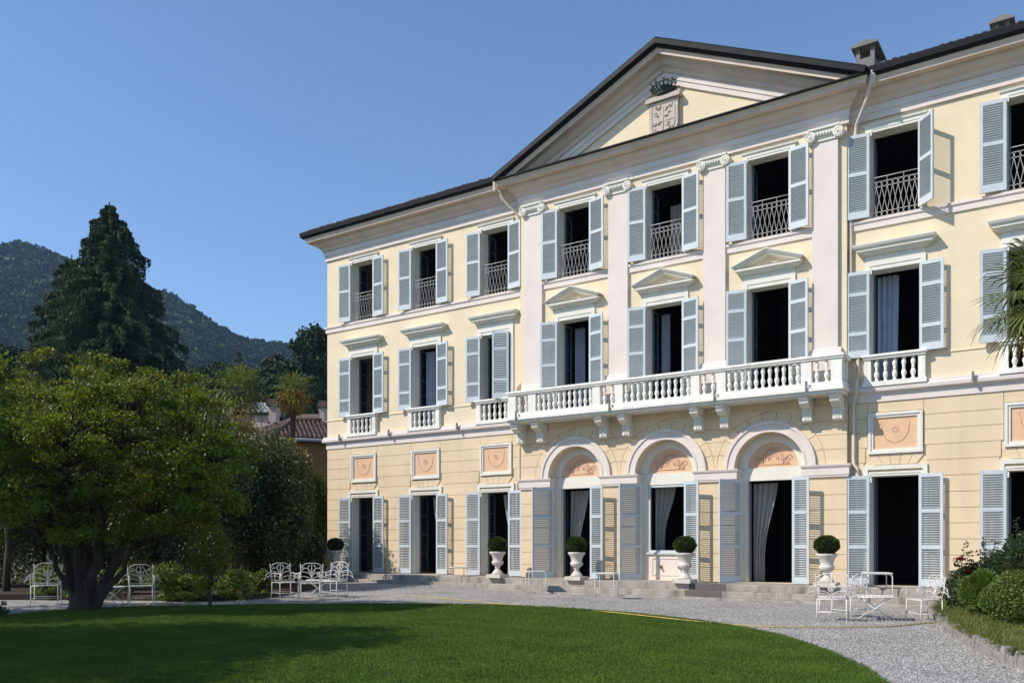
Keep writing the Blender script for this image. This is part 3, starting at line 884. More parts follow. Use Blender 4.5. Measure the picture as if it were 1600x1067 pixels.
def ground_surround(x, y):
    mb = MB()
    z0, z1 = TZ, 3.88
    frame_rect(mb, x - SW, x + SW, z0, z1, SW - HW - .06, y - .06, y + .05, bottom=False)
    frame_rect(mb, x - HW - .06, x + HW + .06, z0, 3.70, .058, y - .035, y + .05, bottom=False)
    V(mb, 'door_surround', 'trim')
    mb = MB(); mb.box(x - HW - .001, x + HW + .001, y - .02, y + .05, 3.58, 3.641); V(mb, 'door_head', 'trim')


def hook(x, y, z):
    mb = MB(); mb.box(x - .03, x + .03, y - .07, y, z - .10, z + .05); return mb


for i, x in enumerate(WINGS):
    big = x in RB
    # ground floor door
    ground_surround(x, 0.0)
    single = x in (RB[0],)
    shutter(x - HW - .01, -.10, TZ + .02, 3.60, .62, 7 + random.uniform(-1, 2), -1, (.35, .67), single=(x == RB[0]))
    shutter(x + HW - .03, -.10, TZ + .02, 3.60, .62, (5, 9, 4, 5, 6, 6)[i], 1, (.35, .67), single=(x == RB[0]))
    casements(x, TZ + .01, 3.10, angL=95 + 3 * (i % 3)); reveal(x, TZ, G[1], .03, .44); reveal(x, 6.26, F2[1], 0, .44); reveal(x, F3[0], F3[1], 0, .44)
    # panel above
    mb = MB(); frame_rect(mb, x - .72, x + .72, 4.21, 5.38, .075, -.06, .03); frame_rect(mb, x - .645, x + .645, 4.285, 5.305, .065, -.03, .03)
    pn = V(mb, 'panel_frame', 'trim')
    mb = MB(); mb.box(x - .58, x + .58, 0.012, .03, 4.35, 5.24); mb.build('terracotta_panel', M['terra'], pn)
    mb = MB()
    mb.tube([(x + .36 * math.cos(t), .01, 4.98 + .46 * math.sin(t)) for t in np.linspace(math.pi * 1.02, math.pi * 1.98, 20)], .013, 5)
    for rr_ in (.05, .09): mb.tube([(x + rr_ * math.cos(t), .01, 4.88 + rr_ * math.sin(t)) for t in np.linspace(0, 2 * math.pi, 13)[:-1]], .008, 4, True)
    for s in (-1, 1):
        mb.tube([(x + s * .36, .01, 4.98), (x + s * .39, .01, 5.06), (x + s * .36, .01, 5.14)], .008, 4); mb.tube([(x + s * .36, .01, 4.98), (x + s * .33, .01, 4.9)], .008, 4)
    mb.build('festoon', M['terra2'], pn)
    # first floor window
    mb = MB(); frame_rect(mb, x - .80, x + .80, 7.03, 9.73, .14, -.055, .01, bottom=False)
    frame_rect(mb, x - .66 - .001, x + .66 + .001, 7.03, 9.591, .03, -.03, .01, bottom=False) if False else None
    mb.box(x - .66, x + .66, -.035, .01, 9.47, 9.59)
    mb.box(x - .78, x + .78, -.03, .01, 9.731, 9.90)
    su = V(mb, 'window_surround', 'trim')
    mb = MB(); mb.prism_yz([(.01, 9.90), (-.08, 9.90), (-.12, 9.93), (-.16, 9.97), (-.28, 10.0), (-.28, 10.06), (-.33, 10.10), (-.36, 10.16), (-.36, 10.18), (.01, 10.20)], x - .86, x + .86)
    mb.box(x - 1.02, x - .861, -.36, .01, 10.06, 10.185) if False else None
    mb = MB()
    mb.sweep([(.0, 9.90), (.06, 9.90), (.09, 9.94), (.12, 9.97), (.20, 10.0), (.20, 10.05), (.26, 10.10), (.29, 10.16), (.29, 10.185), (.0, 10.20)],
             [(x - .80, .01), (x - .80, -.05), (x + .80, -.05), (x + .80, .01)])
    mb.box(x - .80, x + .80, -.05, .01, 9.901, 10.198)
    V(mb, 'window_hood', 'trim')
    closedR = (x == WB[2])
    shutter(x - HW - .01, -.10, 7.0, 9.47, .62, 8 + random.uniform(-2, 2), -1, (.28, .74), single=(x == RB[0]))
    shutter(x + HW - .01, -.12, 7.0, 9.47, .62, 158 if closedR else (5, 8, 5, 5, 6, 6)[i], 1, (.28, .74), single=(x == RB[0]))
    casements(x, 7.05, 2.40, angL=98)
    # window balustrade
    bl = V(MB().box(x - .82, x + .82, -.20, .06, 6.90, 6.965).box(x - .86, x + .86, -.24, .06, 6.966, 7.03), 'balustrade_rail', 'stonewhite')
    bs = V(MB().box(x - .84, x + .84, -.20, .05, 6.125, 6.26), 'balustrade_base', 'stonewhite')
    for s in (-1, 1): V(MB().box(x + s * .80, x + s * .62, -.16, .02, 6.26, 6.90), 'balustrade_post', 'stonewhite')
    # top floor window
    mb = MB(); frame_rect(mb, x - .80, x + .80, 10.965, 13.64, .14, -.035, .01, bottom=False); mb.box(x - .66, x + .66, -.02, .01, 13.43, 13.50)
    mb.sweep([(0, 13.60), (.04, 13.61), (.05, 13.66), (0, 13.665)], [(x - .80, .01), (x - .80, -.035), (x + .80, -.035), (x + .80, .01)])
    V(mb, 'window_surround', 'trim')
    shutter(x - HW - .01, -.10, 11.0, 13.42, .62, 8 + random.uniform(-2, 3), -1, (.53,), single=(x == RB[0]))
    shutter(x + HW - .03, -.12, 11.0, 13.42, .62, 46 if x == RB[0] else (4, 5, 9, 5, 7, 7)[i], 1, (.53,), single=(x == RB[0]))
    casements(x, 11.0, 2.38, angL=97)
    link('window_guard', rail_me, villa, Vector((x, .03, 10.97)) - villa.location)
    for (z, yy) in ((13.42, 0.0), (9.46, 0.0), (3.50, 0.0)):
        m1 = hook(x - HW + .02, yy - .03, z); m1.box(x - HW - .02, x - HW + .0, yy - .12, yy - .02, z - .3, z - .26); V(m1, 'shutter_pintle', 'trim')

BAL = [(.055, 0), (.055, .04), (.035, .06), (.045, .10), (.068, .17), (.07, .22), (.045, .29), (.03, .315), (.05, .325), (.05, .345), (.03, .36), (.05, .42), (.066, .50), (.05, .57), (.03, .60), (.055, .61), (.055, .64)]
b_me = MB().lathe(BAL, 12).mesh('baluster', M['stonewhite'])
for x in WINGS:
    for k in range(5):
        link('baluster', b_me, villa, Vector((x - .48 + k * .24, -.075, 6.26)) - villa.location)

# centre bays
for i, x in enumerate(CB):
    # top floor
    mb = MB(); frame_rect(mb, x - .80, x + .80, 10.965, 13.64, .14, CY - .035, CY + .01, bottom=False); mb.box(x - .66, x + .66, CY - .02, CY + .01, 13.43, 13.50)
    mb.sweep([(0, 13.60), (.04, 13.61), (.05, 13.66), (0, 13.665)], [(x - .80, CY + .01), (x - .80, CY - .035), (x + .80, CY - .035), (x + .80, CY + .01)])
    V(mb, 'window_surround', 'trim')
    reveal(x, 6.26, F2[1], CY, .17); reveal(x, F3[0], F3[1], CY, .17)
    shutter(x - HW - .01, CY - .10, 11.0, 13.42, .62, 7, -1, (.53,))
    shutter(x + HW - .03, CY - .12, 11.0, 13.42, .62, 11, 1, (.53,))
    casements(x, 11.0, 2.38, y=.15, angL=97); link('window_guard', rail_me, villa, Vector((x, CY + .03, 10.97)) - villa.location)
    # balcony door
    mb = MB(); frame_rect(mb, x - .80, x + .80, 6.12, 9.73, .14, CY - .055, CY + .01, bottom=False); mb.box(x - .66, x + .66, CY - .035, CY + .01, 9.47, 9.59); mb.box(x - .78, x + .78, CY - .03, CY + .01, 9.731, 9.90)
    V(mb, 'window_surround', 'trim')
    mb = MB()
    mb.sweep([(.0, 9.90), (.06, 9.90), (.09, 9.94), (.12, 9.97), (.20, 10.0), (.20, 10.06), (.22, 10.08), (0, 10.08)], [(x - .80, CY + .01), (x - .80, CY - .05), (x + .80, CY - .05), (x + .80, CY + .01)])
    mb.box(x - .80, x + .80, CY - .05, CY + .01, 9.901, 10.078)
    apx = 10.56; hwid = 1.08
    def rline(b, d, zb=10.082):
        za = apx - d; return b, za
    st = []; sl2 = (apx - 10.16) / hwid
    for b, d in ((.34, 0), (.34, .03), (.29, .09), (.24, .11), (.24, .15), (.12, .17), (.06, .20), (-.02, .20), (-.02, .0)):
        za = apx - d; xh = min((za - 10.082) / sl2, hwid); st.append([(x - xh, CY - b, za - xh * sl2), (x, CY - b, za), (x + xh, CY - b, za - xh * sl2)])
    q = len(st); vs = [p for s_ in st for p in s_]; fs = []
    for k in range(q):
        j = (k + 1) % q; fs += [(3 * k, 3 * k + 1, 3 * j + 1, 3 * j), (3 * k + 1, 3 * k + 2, 3 * j + 2, 3 * j + 1)]
    fs += [tuple(3 * k for k in range(q))[::-1], tuple(3 * k + 2 for k in range(q))]
    mb.add(vs, fs); pd = V(mb, 'window_pediment', 'trim')
    mb = MB(); mb.prism_xz([(x - .8, 10.07), (x + .8, 10.07), (x, 10.4)], CY - .06, CY); mb.build('pediment_field', M['tan'], pd)
    shutter(x - HW - .01, CY - .10, 6.30, 9.46, .62, 16 if i == 0 else 11, -1, (.22, .52, .80))
    shutter(x + HW - .03, CY - .12, 6.30, 9.46, .62, 14, 1, (.22, .52, .80))
    casements(x, 6.3, 3.15, y=.15, angL=98)
    # arch: archivolt, reveal, tympanum panel with lunette
    mb = MB()
    mb.ring_xz(x, ARZ, 1.30, 1.40, 0, math.pi, CY - .09, CY + .03, 40); mb.ring_xz(x, ARZ, 1.12, 1.30, 0, math.pi, CY - .055, CY + .03, 40); mb.ring_xz(x, ARZ, ARX - .002, 1.12, 0, math.pi, CY - .075, CY + .03, 40)
    V(mb, 'archivolt', 'pink')
    yt = CY + .36
    mb = MB()
    n_ = 28; pts = [(x + (ARX - .003) * math.cos(t), ARZ + (ARX - .003) * math.sin(t)) for t in np.linspace(0, math.pi, n_)]
    inn = [(x + .78 * math.cos(t), ARZ + .02 + .78 * math.sin(t)) for t in np.linspace(0, math.pi, n_)]
    for k in range(n_ - 1): mb.prism_xz([pts[k], pts[k + 1], inn[k + 1], inn[k]], yt, yt + .2)
    mb.box(x - ARX + .003, x + ARX - .003, yt, yt + .2, 3.60, ARZ + .02)
    for s in (-1, 1): mb.box(x + s * (ARX - .003), x + s * .80, yt, yt + .2, TZ, 3.599)
    fr = V(mb, 'arch_infill', 'trim')
    mb = MB(); mb.prism_xz([(x + .79 * math.cos(t), ARZ + .02 + .79 * math.sin(t)) for t in np.linspace(0, math.pi, n_)], yt + .05, yt + .2); mb.build('lunette', M['terra'], fr)
    mb = MB(); yl = yt + .045
    for rr_ in (.10, .16, .26, .32): mb.tube([(x + rr_ * math.cos(t), yl, ARZ + .30 + rr_ * math.sin(t)) for t in np.linspace(-.3, math.pi + .3, 18)], .014, 5)
    mb.tube([(x - .5, yl, ARZ + .12), (x + .5, yl, ARZ + .12)], .016, 5)
    for s in (-1, 1):
        mb.tube([(x + s * (.42 + .10 * math.cos(t) * (1 - t / 14)), yl, ARZ + .24 + .10 * math.sin(t) * (1 - t / 14)) for t in np.linspace(0, 9, 26)], .013, 5)
        mb.tube([(x + s * .30, yl, ARZ + .14), (x + s * .40, yl, ARZ + .36), (x + s * .54, yl, ARZ + .40), (x + s * .58, yl, ARZ + .28)], .013, 5)
    mb.build('lunette_relief', M['terra2'], fr)
    # shutters of the arched door
    lab = 'shaded grey blue shutter swung out from the arched opening'
    shutter(x - .83, CY - .06, TZ + .02, 3.62, .84, 57, -1, (.35, .67), single=False, label=lab)
    shutter(x + .80, CY - .36, TZ + .02, 3.62, .50, 4, 1, (.35, .67), single=(i == 2))
    V(MB().box(x + .80, x + .84, CY - .34, CY + .02, TZ + .02, 3.62), 'shutter_fold', 'blue')
    if i != 1:
        casements(x, TZ + .01, 3.1, y=.36, hw=.80, angL=112)
    else:
        mb = MB(); frame_rect(mb, x - .79, x + .79, 1.36, 3.59, .07, yt + .02, yt + .1); V(mb, 'window_frame', 'blue')
        mb = MB(); mb.box(x - .9, x + .9, yt - .05, yt + .019, 1.30, 1.36); V(mb, 'window_sill', 'blue')
        mb = MB(); mb.box(x - .799, x + .799, yt + .02, yt + .2, TZ, 1.299); frame_rect(mb, x - .66, x + .66, .60, 1.18, .03, yt + .0, yt + .02)
        pf = V(mb, 'apron_panel', 'pink')
        for s in (-1, 1):
            mb = MB(); pts = [(x + s * .33, yt + .02, .88), (x + s * .33, yt - .05, .88)]; mb.tube(pts, .022, 8)
            mb.tube([(x + s * .33, yt + .005, .88), (x + s * .33, yt + .019, .88)], .06, 12); mb.tube([(x + s * .33, yt - .05, .88), (x + s * .33, yt - .10, .88)], [.045, .035], 10)
            mb.build('knob', M['brass'], pf)
    for z in (3.45,):
        V(MB().box(x - .86, x - .82, CY - .09, CY + .02, z - .35, z - .05), 'shutter_pintle', 'trim')

# impost mouldings between arches
IM = [(.0, 3.60), (.05, 3.60), (.05, 3.64), (.07, 3.66), (.07, 3.86), (.10, 3.89), (.12, 3.94), (.12, 3.965), (.0, 3.969)]
for a, b in ((CX0, CB[0] - ARX), (CB[0] + ARX, CB[1] - ARX), (CB[1] + ARX, CB[2] - ARX), (CB[2] + ARX, CX1)):
    mb = MB(); mb.sweep(IM, [(a, CY + .34), (a, CY + .015), (b, CY + .015), (b, CY + .34)]); V(mb, 'impost', 'pink')

# balcony
XL, XR = CX0 - .06, CX1 + .06
mb = MB(); mb.box(XL - .04, XR + .04, CY - .86, CY, 6.01, 6.108)
mb.box(XL + .02, XR - .02, CY - .78, CY, 5.93, 6.008)
bal = V(mb, 'balcony', 'stonewhite')


def B(mb, name, m='stonewhite'): return mb.build(name, M[m], bal)


yf0, yf1 = CY - .78, CY - .56
B(MB().box(XL, XR, yf0, yf1, 6.109, 6.26).box(XL, XL + .22, yf1 + .001, CY, 6.109, 6.26).box(XR - .22, XR, yf1 + .001, CY, 6.109, 6.26), 'plinth')
B(MB().box(XL - .02, XR + .02, yf0 - .02, yf1 + .02, 6.90, 6.955).box(XL - .05, XR + .05, yf0 - .05, yf1 + .05, 6.956, 7.03)
  .box(XL - .05, XL + .27, yf1 + .051, CY, 6.91, 7.03).box(XR - .27, XR + .05, yf1 + .051, CY, 6.91, 7.03), 'handrail')
posts = [(-5.70, -5.40), (-4.86, -4.56), (-2.30, -2.02), (-1.46, -1.18), (1.18, 1.46), (2.02, 2.30), (4.56, 4.86), (5.40, 5.70)]
for a, b in posts: B(MB().box(XC + a, XC + b, yf0 + .02, yf1 - .02, 6.26, 6.90), 'post')
for x0b in (XL + .02, XR - .2): B(MB().box(x0b, x0b + .18, CY - .16, CY - .0, 6.261, 6.905), 'post')
ym = (yf0 + yf1) / 2


def balu(x, y): link('baluster', b_me, bal, Vector((x, y, 6.26)) - villa.location - bal.location)


for i in range(len(posts) - 1):
    a, b = posts[i][1], posts[i + 1][0]
    n_ = 11 if b - a > 1.5 else 2
    if i == 3: n_ = 11
    for k in range(n_): balu(XC + a + (b - a) * (k + .5) / n_, ym)
for s, xx in ((-1, XL + .11), (1, XR - .11)):
    for k in range(2): balu(xx, CY - .24 - k * .17)
for p in PIL:
    for dxx in (-.47, .39):
        xk = p + dxx
        mb = MB(); mb.prism_yz([(CY, 5.929), (CY - .70, 5.929), (CY - .70, 5.82), (CY - .66, 5.80), (CY - .64, 5.72), (CY - .40, 5.60), (CY - .30, 5.59), (CY - .29, 5.25), (CY - .26, 5.22), (CY, 5.22)], xk - .13, xk + .13)
        mb.prism_yz([(CY, 5.928), (CY - .84, 5.928), (CY - .84, 5.87), (CY, 5.87)], xk - .16, xk + .16) if False else None
        for q in range(5): mb.box(xk - .11 + q * .05, xk - .09 + q * .05, CY - .31, CY - .291, 5.26, 5.56) if q in (1, 2, 3) else None
        B(mb, 'corbel', 'trim')
# lamps / drain spouts on ledges
spx = [XC - 14.9, XC - 12.1, XC - 8.6, XC + 8.9]
for x in spx: V(MB().box(x - .025, x + .025, -.24, -.05, 6.08, 6.12).box(x - .03, x + .03, -.26, -.20, 6.0, 6.26), 'ledge_bracket', 'chim')
for x in (XC - 5.3, XC - 1.6, XC + 2.0, XC + 4.75): B(MB().box(x - .03, x + .03, yf0 - .12, yf0 - .08, 6.0, 6.30), 'ledge_bracket', 'chim')

# downpipes
for s, bx in ((1, CX1), (-1, CX0)):
    xo = bx + s * .075
    top = (bx + s * .80, -.70, 14.70)
    mb = MB(); mb.tube([top, (bx + s * .62, -.55, 14.2), (xo + s * .17, -.14, 13.72), (xo + s * .15, -.10, 13.62), (xo + s * .14, -.09, 13.48), (xo + s * .12, -.08, 13.42), (xo + s * .02, -.08, 13.34), (xo, -.08, 13.26), (xo, -.08, 12), (xo, -.08, 7.55), (xo + s * .03, -.08, 7.47), (xo + s * .16, -.08, 7.40), (xo + s * .20, -.08, 7.32), (xo + s * .205, -.08, 7.2), (xo + s * .205, -.081, 6.45), (xo + s * .20, -.10, 6.38), (xo + s * .20, -.24, 6.28), (xo + s * .20, -.25, 6.2), (xo + s * .20, -.25, 6.02), (xo + s * .19, -.23, 5.94), (xo + s * .09, -.10, 5.72), (xo + s * .08, -.085, 5.62), (xo + s * .08, -.08, 5.4), (xo + s * .08, -.08, 4.02), (xo + s * .09, -.08, 3.93), (xo + s * .17, -.08, 3.83), (xo + s * .18, -.08, 3.74), (xo + s * .18, -.08, .5)], .052, 10)
    dp = V(mb, 'downpipe', 'pipe')
    mb = MB(); mb.lathe([(.07, -.28), (.09, -.2), (.10, 0), (.13, .1), (.13, .12)], 12, top); mb.build('funnel', M['pipe'], dp)

# curtains seen in the openings
curtain(WB[0] + .1, WB[0] + .62, TZ, 3.5, .6, gather=.35, seed=1, m='l_brown' if False else 'curtain')
curtain(WB[1] + .55, WB[1] - .1, TZ, 3.5, .6, gather=.5, seed=2)
curtain(WB[2] + .60, WB[2] - .1, TZ, 3.5, .6, gather=.5, seed=3)
for i, x in enumerate(CB):
    curtain(x - .78, x - .02, TZ if i != 1 else 1.3, 3.55, .75, gather=.55, seed=4 + i)
curtain(RB[0] - .62, RB[0] - .02, 6.3, 9.45, .7, 'bcurtain', .05, seed=9)
curtain(CB[1] - .35, CB[1] + .22, 11.0, 13.1, 1.0, 'curtain', .0, seed=10)
curtain(WB[0] - .1, WB[0] + .25, 11.0, 13.2, .8, 'bcurtain', 0, seed=12)
curtain(WB[1] - .55, WB[1] - .1, 6.3, 9.4, .7, 'bcurtain', 0, seed=13)
curtain(CB[0] - .6, CB[0] - .2, 6.3, 9.4, .8, 'bcurtain', 0, seed=14)
curtain(CB[1] - .6, CB[1] - .3, 6.3, 9.4, .8, 'bcurtain', 0, seed=15)

# ================================================================== terrace steps
steps = empty('terrace_steps', (XC, -1.6, 0)); tag(steps, 'long grey granite terrace and steps running along the foot of the villa', 'steps')
r_ = random.Random(3)
SEG = [(-28.4, -18.75, -1.30), (-18.75, -15.45, -1.48), (-15.45, 4.1, -1.66)]


def stone(x0, x1, y0, y1, z0, z1, m='step'):
    mb = MB(); e = .012
    zt = z1 + r_.uniform(-.003, .003); yy = y0 + r_.uniform(-.006, .006)
    mb.prism_yz([(yy, z0), (yy, zt - e), (yy + e, zt), (y1, zt), (y1, z0)], x0 + .003, x1 - .003)
    return mb.build('stone', M[m], steps)


def run(a, b, y0, y1, z0, z1):
    x = a
    while x < b - .01:
        L = r_.uniform(1.1, 2.2)
        if b - (x + L) < .6: L = b - x
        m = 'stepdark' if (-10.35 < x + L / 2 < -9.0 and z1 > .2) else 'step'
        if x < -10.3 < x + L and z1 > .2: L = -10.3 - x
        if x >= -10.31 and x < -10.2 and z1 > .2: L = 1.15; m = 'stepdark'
        stone(x, x + L, y0, y1, z0, z1, m); x += L


for (a, b, yf) in SEG:
    run(a, b, yf, yf + .45, .255, .45)
    run(a, b, yf - .34, yf - .002, .075, .252)
    if a > -19: run(a + (0 if a > -18 else .4), b, yf - .66, yf - .343, -.05, .072)
mb = MB(); x = -28.4
while x < 4.1:      # terrace paving slabs between wall and kerb
    for (a, b, yf) in SEG:
        if a <= x < b: yy = yf
    x2 = min(x + 1.15, 4.1)
    for (a, b, yf) in SEG:
        if x < b < x2: x2 = b
    mb = MB(); mb.box(x + .003, x2 - .003, yy + .453, .44, .30, .447 + r_.uniform(0, .003)); mb.build('paving_slab', M['step'], steps)
    x = x2


# ================================================================== foliage helpers
def leaf_mesh(name, P, size, material, seed=0, droop=0.0, aspect=0.55, up=0.3):
    "P: Nx3 leaf positions, one folded rhombus leaf each"
    r = np.random.default_rng(seed); n = len(P)
    d = r.normal(size=(n, 3)); d[:, 2] -= droop; d /= np.linalg.norm(d, axis=1)[:, None]
    q = r.normal(size=(n, 3)); q[:, 2] += up; s = np.cross(d, q); s /= np.linalg.norm(s, axis=1)[:, None]
    nrm = np.cross(d, s)
    L = (size * r.uniform(.6, 1.3, n))[:, None]
    v = np.empty((n, 4, 3)); v[:, 0] = P - d * L * .5; v[:, 1] = P + s * L * aspect * .5 + nrm * L * .1; v[:, 2] = P + d * L * .5; v[:, 3] = P - s * L * aspect * .5 + nrm * L * .1
    me = bpy.data.meshes.new(name)
    me.vertices.add(4 * n); me.vertices.foreach_set('co', v.astype(np.float32).ravel())
    me.loops.add(4 * n); me.loops.foreach_set('vertex_index', np.arange(4 * n, dtype=np.int32))
    me.polygons.add(n); me.polygons.foreach_set('loop_start', np.arange(0, 4 * n, 4, dtype=np.int32)); me.polygons.foreach_set('loop_total', np.full(n, 4, np.int32))
    me.materials.append(material); me.update(calc_edges=True)
    return me


def ball_pts(c, r, n, rg, shell=0.45, flat=1.0):
    d = rg.normal(size=(n, 3)); d /= np.linalg.norm(d, axis=1)[:, None]
    q = rg.random(n) ** shell
    return np.asarray(c)[None] + d * q[:, None] * np.asarray([r, r, r * flat])[None] if np.isscalar(r) else np.asarray(c)[None] + d * q[:, None] * np.asarray(r)[None]


def env_clumps(c, rad, n, rg, shell=.35, zmin=None):
    P = ball_pts(c, rad, n * 2, rg, shell)
    if zmin is not None: P = P[P[:, 2] > zmin]
    return P[:n]


def bush(name, base, centers, crad, leaf, nleaf, m, label, cat='shrub', group=None, stems=5, seed=0, part='foliage', bark='bark', trunk_r=.05, flat=.8, droop=0.0):
    "base: Vector; centers: clump centres; stems run from the base to the clumps"
    rg = np.random.default_rng(seed); root = empty(name, base); tag(root, label, cat, group)
    P = np.concatenate([ball_pts(c_, crad * rg.uniform(.7, 1.25), nleaf, rg, .5, flat) for c_ in centers])
    P = P[P[:, 2] > base[2] + .03] - np.asarray(base)[None]
    link(part, leaf_mesh(part, P, leaf, M[m], seed, droop), root)
    mb = MB(); idx = rg.permutation(len(centers))[:stems]
    for k in idx:
        c_ = Vector(centers[k]) - Vector(base); a = Vector((rg.uniform(-.1, .1), rg.uniform(-.1, .1), -.05))
        mid = a.lerp(c_, .5) + Vector((rg.uniform(-.15, .15), rg.uniform(-.15, .15), .1 * c_.z))
        mb.tube([a, a.lerp(mid, .5), mid, mid.lerp(c_, .5), c_], [trunk_r, trunk_r * .8, trunk_r * .6, trunk_r * .4, trunk_r * .2], 6)
    mb.build('stem', M[bark], root, local=True)
    return root


# ---------------------------------------------------------------- topiary urns
URN = [(.20, 0), (.20, .05), (.17, .07), (.15, .11), (.09, .17), (.07, .21), (.10, .235), (.10, .26), (.08, .28), (.13, .31), (.19, .37), (.205, .43), (.19, .46), (.165, .48), (.18, .56), (.215, .66), (.28, .74), (.29, .76), (.29, .79), (.26, .80), (.22, .76), (.05, .74)]
urn_me = MB().lathe(URN, 32, flute=(.31, .46, .045)).mesh('urn', M['urn'])


def topiary(x, y, z, label, s=1.0, seed=0, blk=.2, rb=.335):
    root = empty('potted_topiary', (x, y, z)); tag(root, label, 'potted plant', 'boxwood balls in white urns on the terrace edge')
    MB().box(-.29, .29, -.29, .29, 0, .12).build('plinth', M['urn'], root, local=True)
    link('urn', urn_me, root, (0, 0, .12)).scale = (s, s, s)
    rg = np.random.default_rng(seed); zc_ = .12 + .80 * s + .24
    d = rg.normal(size=(7500, 3)); d /= np.linalg.norm(d, axis=1)[:, None]
    rr_ = np.where(rg.random(7500) < .8, rg.uniform(.93, 1.03, 7500), rg.uniform(.8, .95, 7500))
    lump = 1 + .04 * np.sin(d[:, 0] * 7 + seed) * np.cos(d[:, 1] * 6) + .025 * np.sin(d[:, 2] * 9 + seed * 2)
    P = d * (rr_ * lump)[:, None] * np.array([rb, rb, rb * .80]) + np.array([0, 0, zc_])
    MB().lathe([(0.01, -rb * .66), (rb * .5, -rb * .57), (rb * .82, -rb * .3), (rb * .9, 0), (rb * .82, rb * .36), (rb * .5, rb * .6), (.01, rb * .69)], 16, (0, 0, zc_)).build('inner_growth', M['l_box'], root, local=True)
    link('topiary_ball', leaf_mesh('topiary_ball', P, .042, M['l_box'], seed, aspect=.7), root)
    MB().tube([(0, 0, .12 + .7 * s), (0, 0, zc_)], .03, 6).build('stem', M['bark'], root, local=True)
    return root


topiary(-26.05, -1.0, .45, 'shaded white urn with a boxwood ball at the far left corner of the villa', 1.0, 1)
topiary(-17.62, -1.36, .45, 'white urn with a boxwood ball before the plain doorway next to the first arch', 1.0, 2)
topiary(-14.32, -1.50, .45, 'white urn with a boxwood ball in front of the leftmost arched doorway', 1.0, 3)
topiary(-10.50, -1.52, .45, 'white urn with a boxwood ball beside the middle arch with the brass knobs', 1.0, 4)
topiary(-6.30, -1.50, .45, 'white urn with a boxwood ball near the downpipe, behind the right garden chairs', 1.0, 5)


# ---------------------------------------------------------------- garden furniture
def chair_parts(root, wd=.56, dp=.46):
    W_, r0 = wd / 2, .0115
    for sx in (-1, 1):      # legs
        MB().tube([(sx * W_, -dp / 2, .46), (sx * W_, -dp / 2 - .01, .2), (sx * (W_ + .01), -dp / 2 - .03, 0)], r0, 6).build('leg', M['whitemetal'], root, local=True)
        MB().tube([(sx * W_, dp / 2, .46), (sx * W_, dp / 2 + .01, .2), (sx * (W_ + .01), dp / 2 + .05, 0)], r0, 6).build('leg', M['whitemetal'], root, local=True)
    mb = MB()
    mb.tube([(-W_, -dp / 2, .45), (W_, -dp / 2, .45), (W_, dp / 2, .45), (-W_, dp / 2, .45)], .013, 6, True)
    for k in range(11):
        x = -W_ + wd * (k + .5) / 11; mb.box(x - .015, x + .015, -dp / 2, dp / 2, .452, .46)
    mb.box(-W_, W_, -.012, .012, .444, .4515)
    mb.build('seat', M['whitemetal'], root, local=True)
    mb = MB()
    for sx in (-1, 1): mb.tube([(sx * W_, -dp / 2, .16), (sx * W_, dp / 2, .16)], .008, 5)
    mb.tube([(-W_, dp / 2 + .01, .18), (W_, dp / 2 + .01, .18)], .008, 5); mb.tube([(-W_, -dp / 2 - .01, .16), (W_, -dp / 2 - .01, .16)], .008, 5)
    mb.build('stretcher', M['whitemetal'], root, local=True)
    # backrest: posts, arched top, fan scrolls; leans backwards (+y is the back)
    yb = lambda z: dp / 2 + (z - .46) * .16
    mb = MB()
    for sx in (-1, 1): mb.tube([(sx * W_, yb(.46), .46), (sx * (W_ + .005), yb(.7), .7), (sx * (W_ + .02), yb(.93), .93), (sx * (W_ + .02), yb(.95), .955)], .011, 6)
    top = [(x, yb(.88), .885 + .10 * math.cos(x / W_ * math.pi / 2) ** 1.0 - .012 * math.cos(x / W_ * math.pi * 1.5)) for x in np.linspace(-W_ - .015, W_ + .015, 17)]
    mb.tube(top, .0105, 6)
    mb.tube([(x, yb(.50), .50) for x in (-W_, 0, W_)], .008, 5)
    mb.tube([(0, yb(.46), .46), (0, yb(.95), .97)], .008, 5)
    for s in (-1, 1):
        for (rx, rz, z0) in ((.25, .12, .50), (.23, .18, .56), (.16, .26, .58)):
            mb.tube([(s * (rx - rx * math.cos(t)), yb(z0 + rz * math.sin(t)), z0 + rz * math.sin(t)) for t in np.linspace(0, math.pi * .98, 14)], .0075, 5)
        mb.tube([(s * (W_ - .05 + .045 * math.cos(t) * (1 - t / 9)), yb(.83), .84 + .045 * math.sin(t) * (1 - t / 9)) for t in np.linspace(0, 7, 20)], .0065, 5)
        mb.tube([(0, yb(.56), .56), (s * .07, yb(.74), .74), (s * .10, yb(.86), .86), (s * .05, yb(.93), .93)], .0075, 5)
    mb.build('backrest', M['whitemetal'], root, local=True)
    for sx in (-1, 1):      # scroll arms
        xa = sx * (W_ + .005)
        mb = MB(); pts = [(xa, yb(.68), .68), (xa, .1, .70), (xa, -.08, .68), (xa, -dp / 2 - .02, .70)]
        cy2, cz2 = -dp / 2 - .04, .625
        pts += [(xa, cy2 - (.075 * (1 - t / 11)) * math.sin(t), cz2 + .075 * (1 - t / 11) * math.cos(t)) for t in np.linspace(.2, 8.5, 26)]
        mb.tube(pts, .0095, 6); mb.tube([(xa, -dp / 2, .46), (xa, -dp / 2 + .01, .56), (xa, -dp / 2 - .01, .70)], .0095, 6); mb.tube([(xa, .05, .46), (xa, .05, .70)], .008, 5)
        mb.build('armrest', M['whitemetal'], root, local=True)


ch0 = empty('garden_chair'); chair_parts(ch0)
GC = 'white wrought iron garden armchairs'
PG = lambda px, py, z=0.0: at(px, py, (CAM_H - z) * F_PX / (py - HY))
HEAD = math.atan2(-FW[0], FW[1])       # rz of a thing whose back points away from the camera


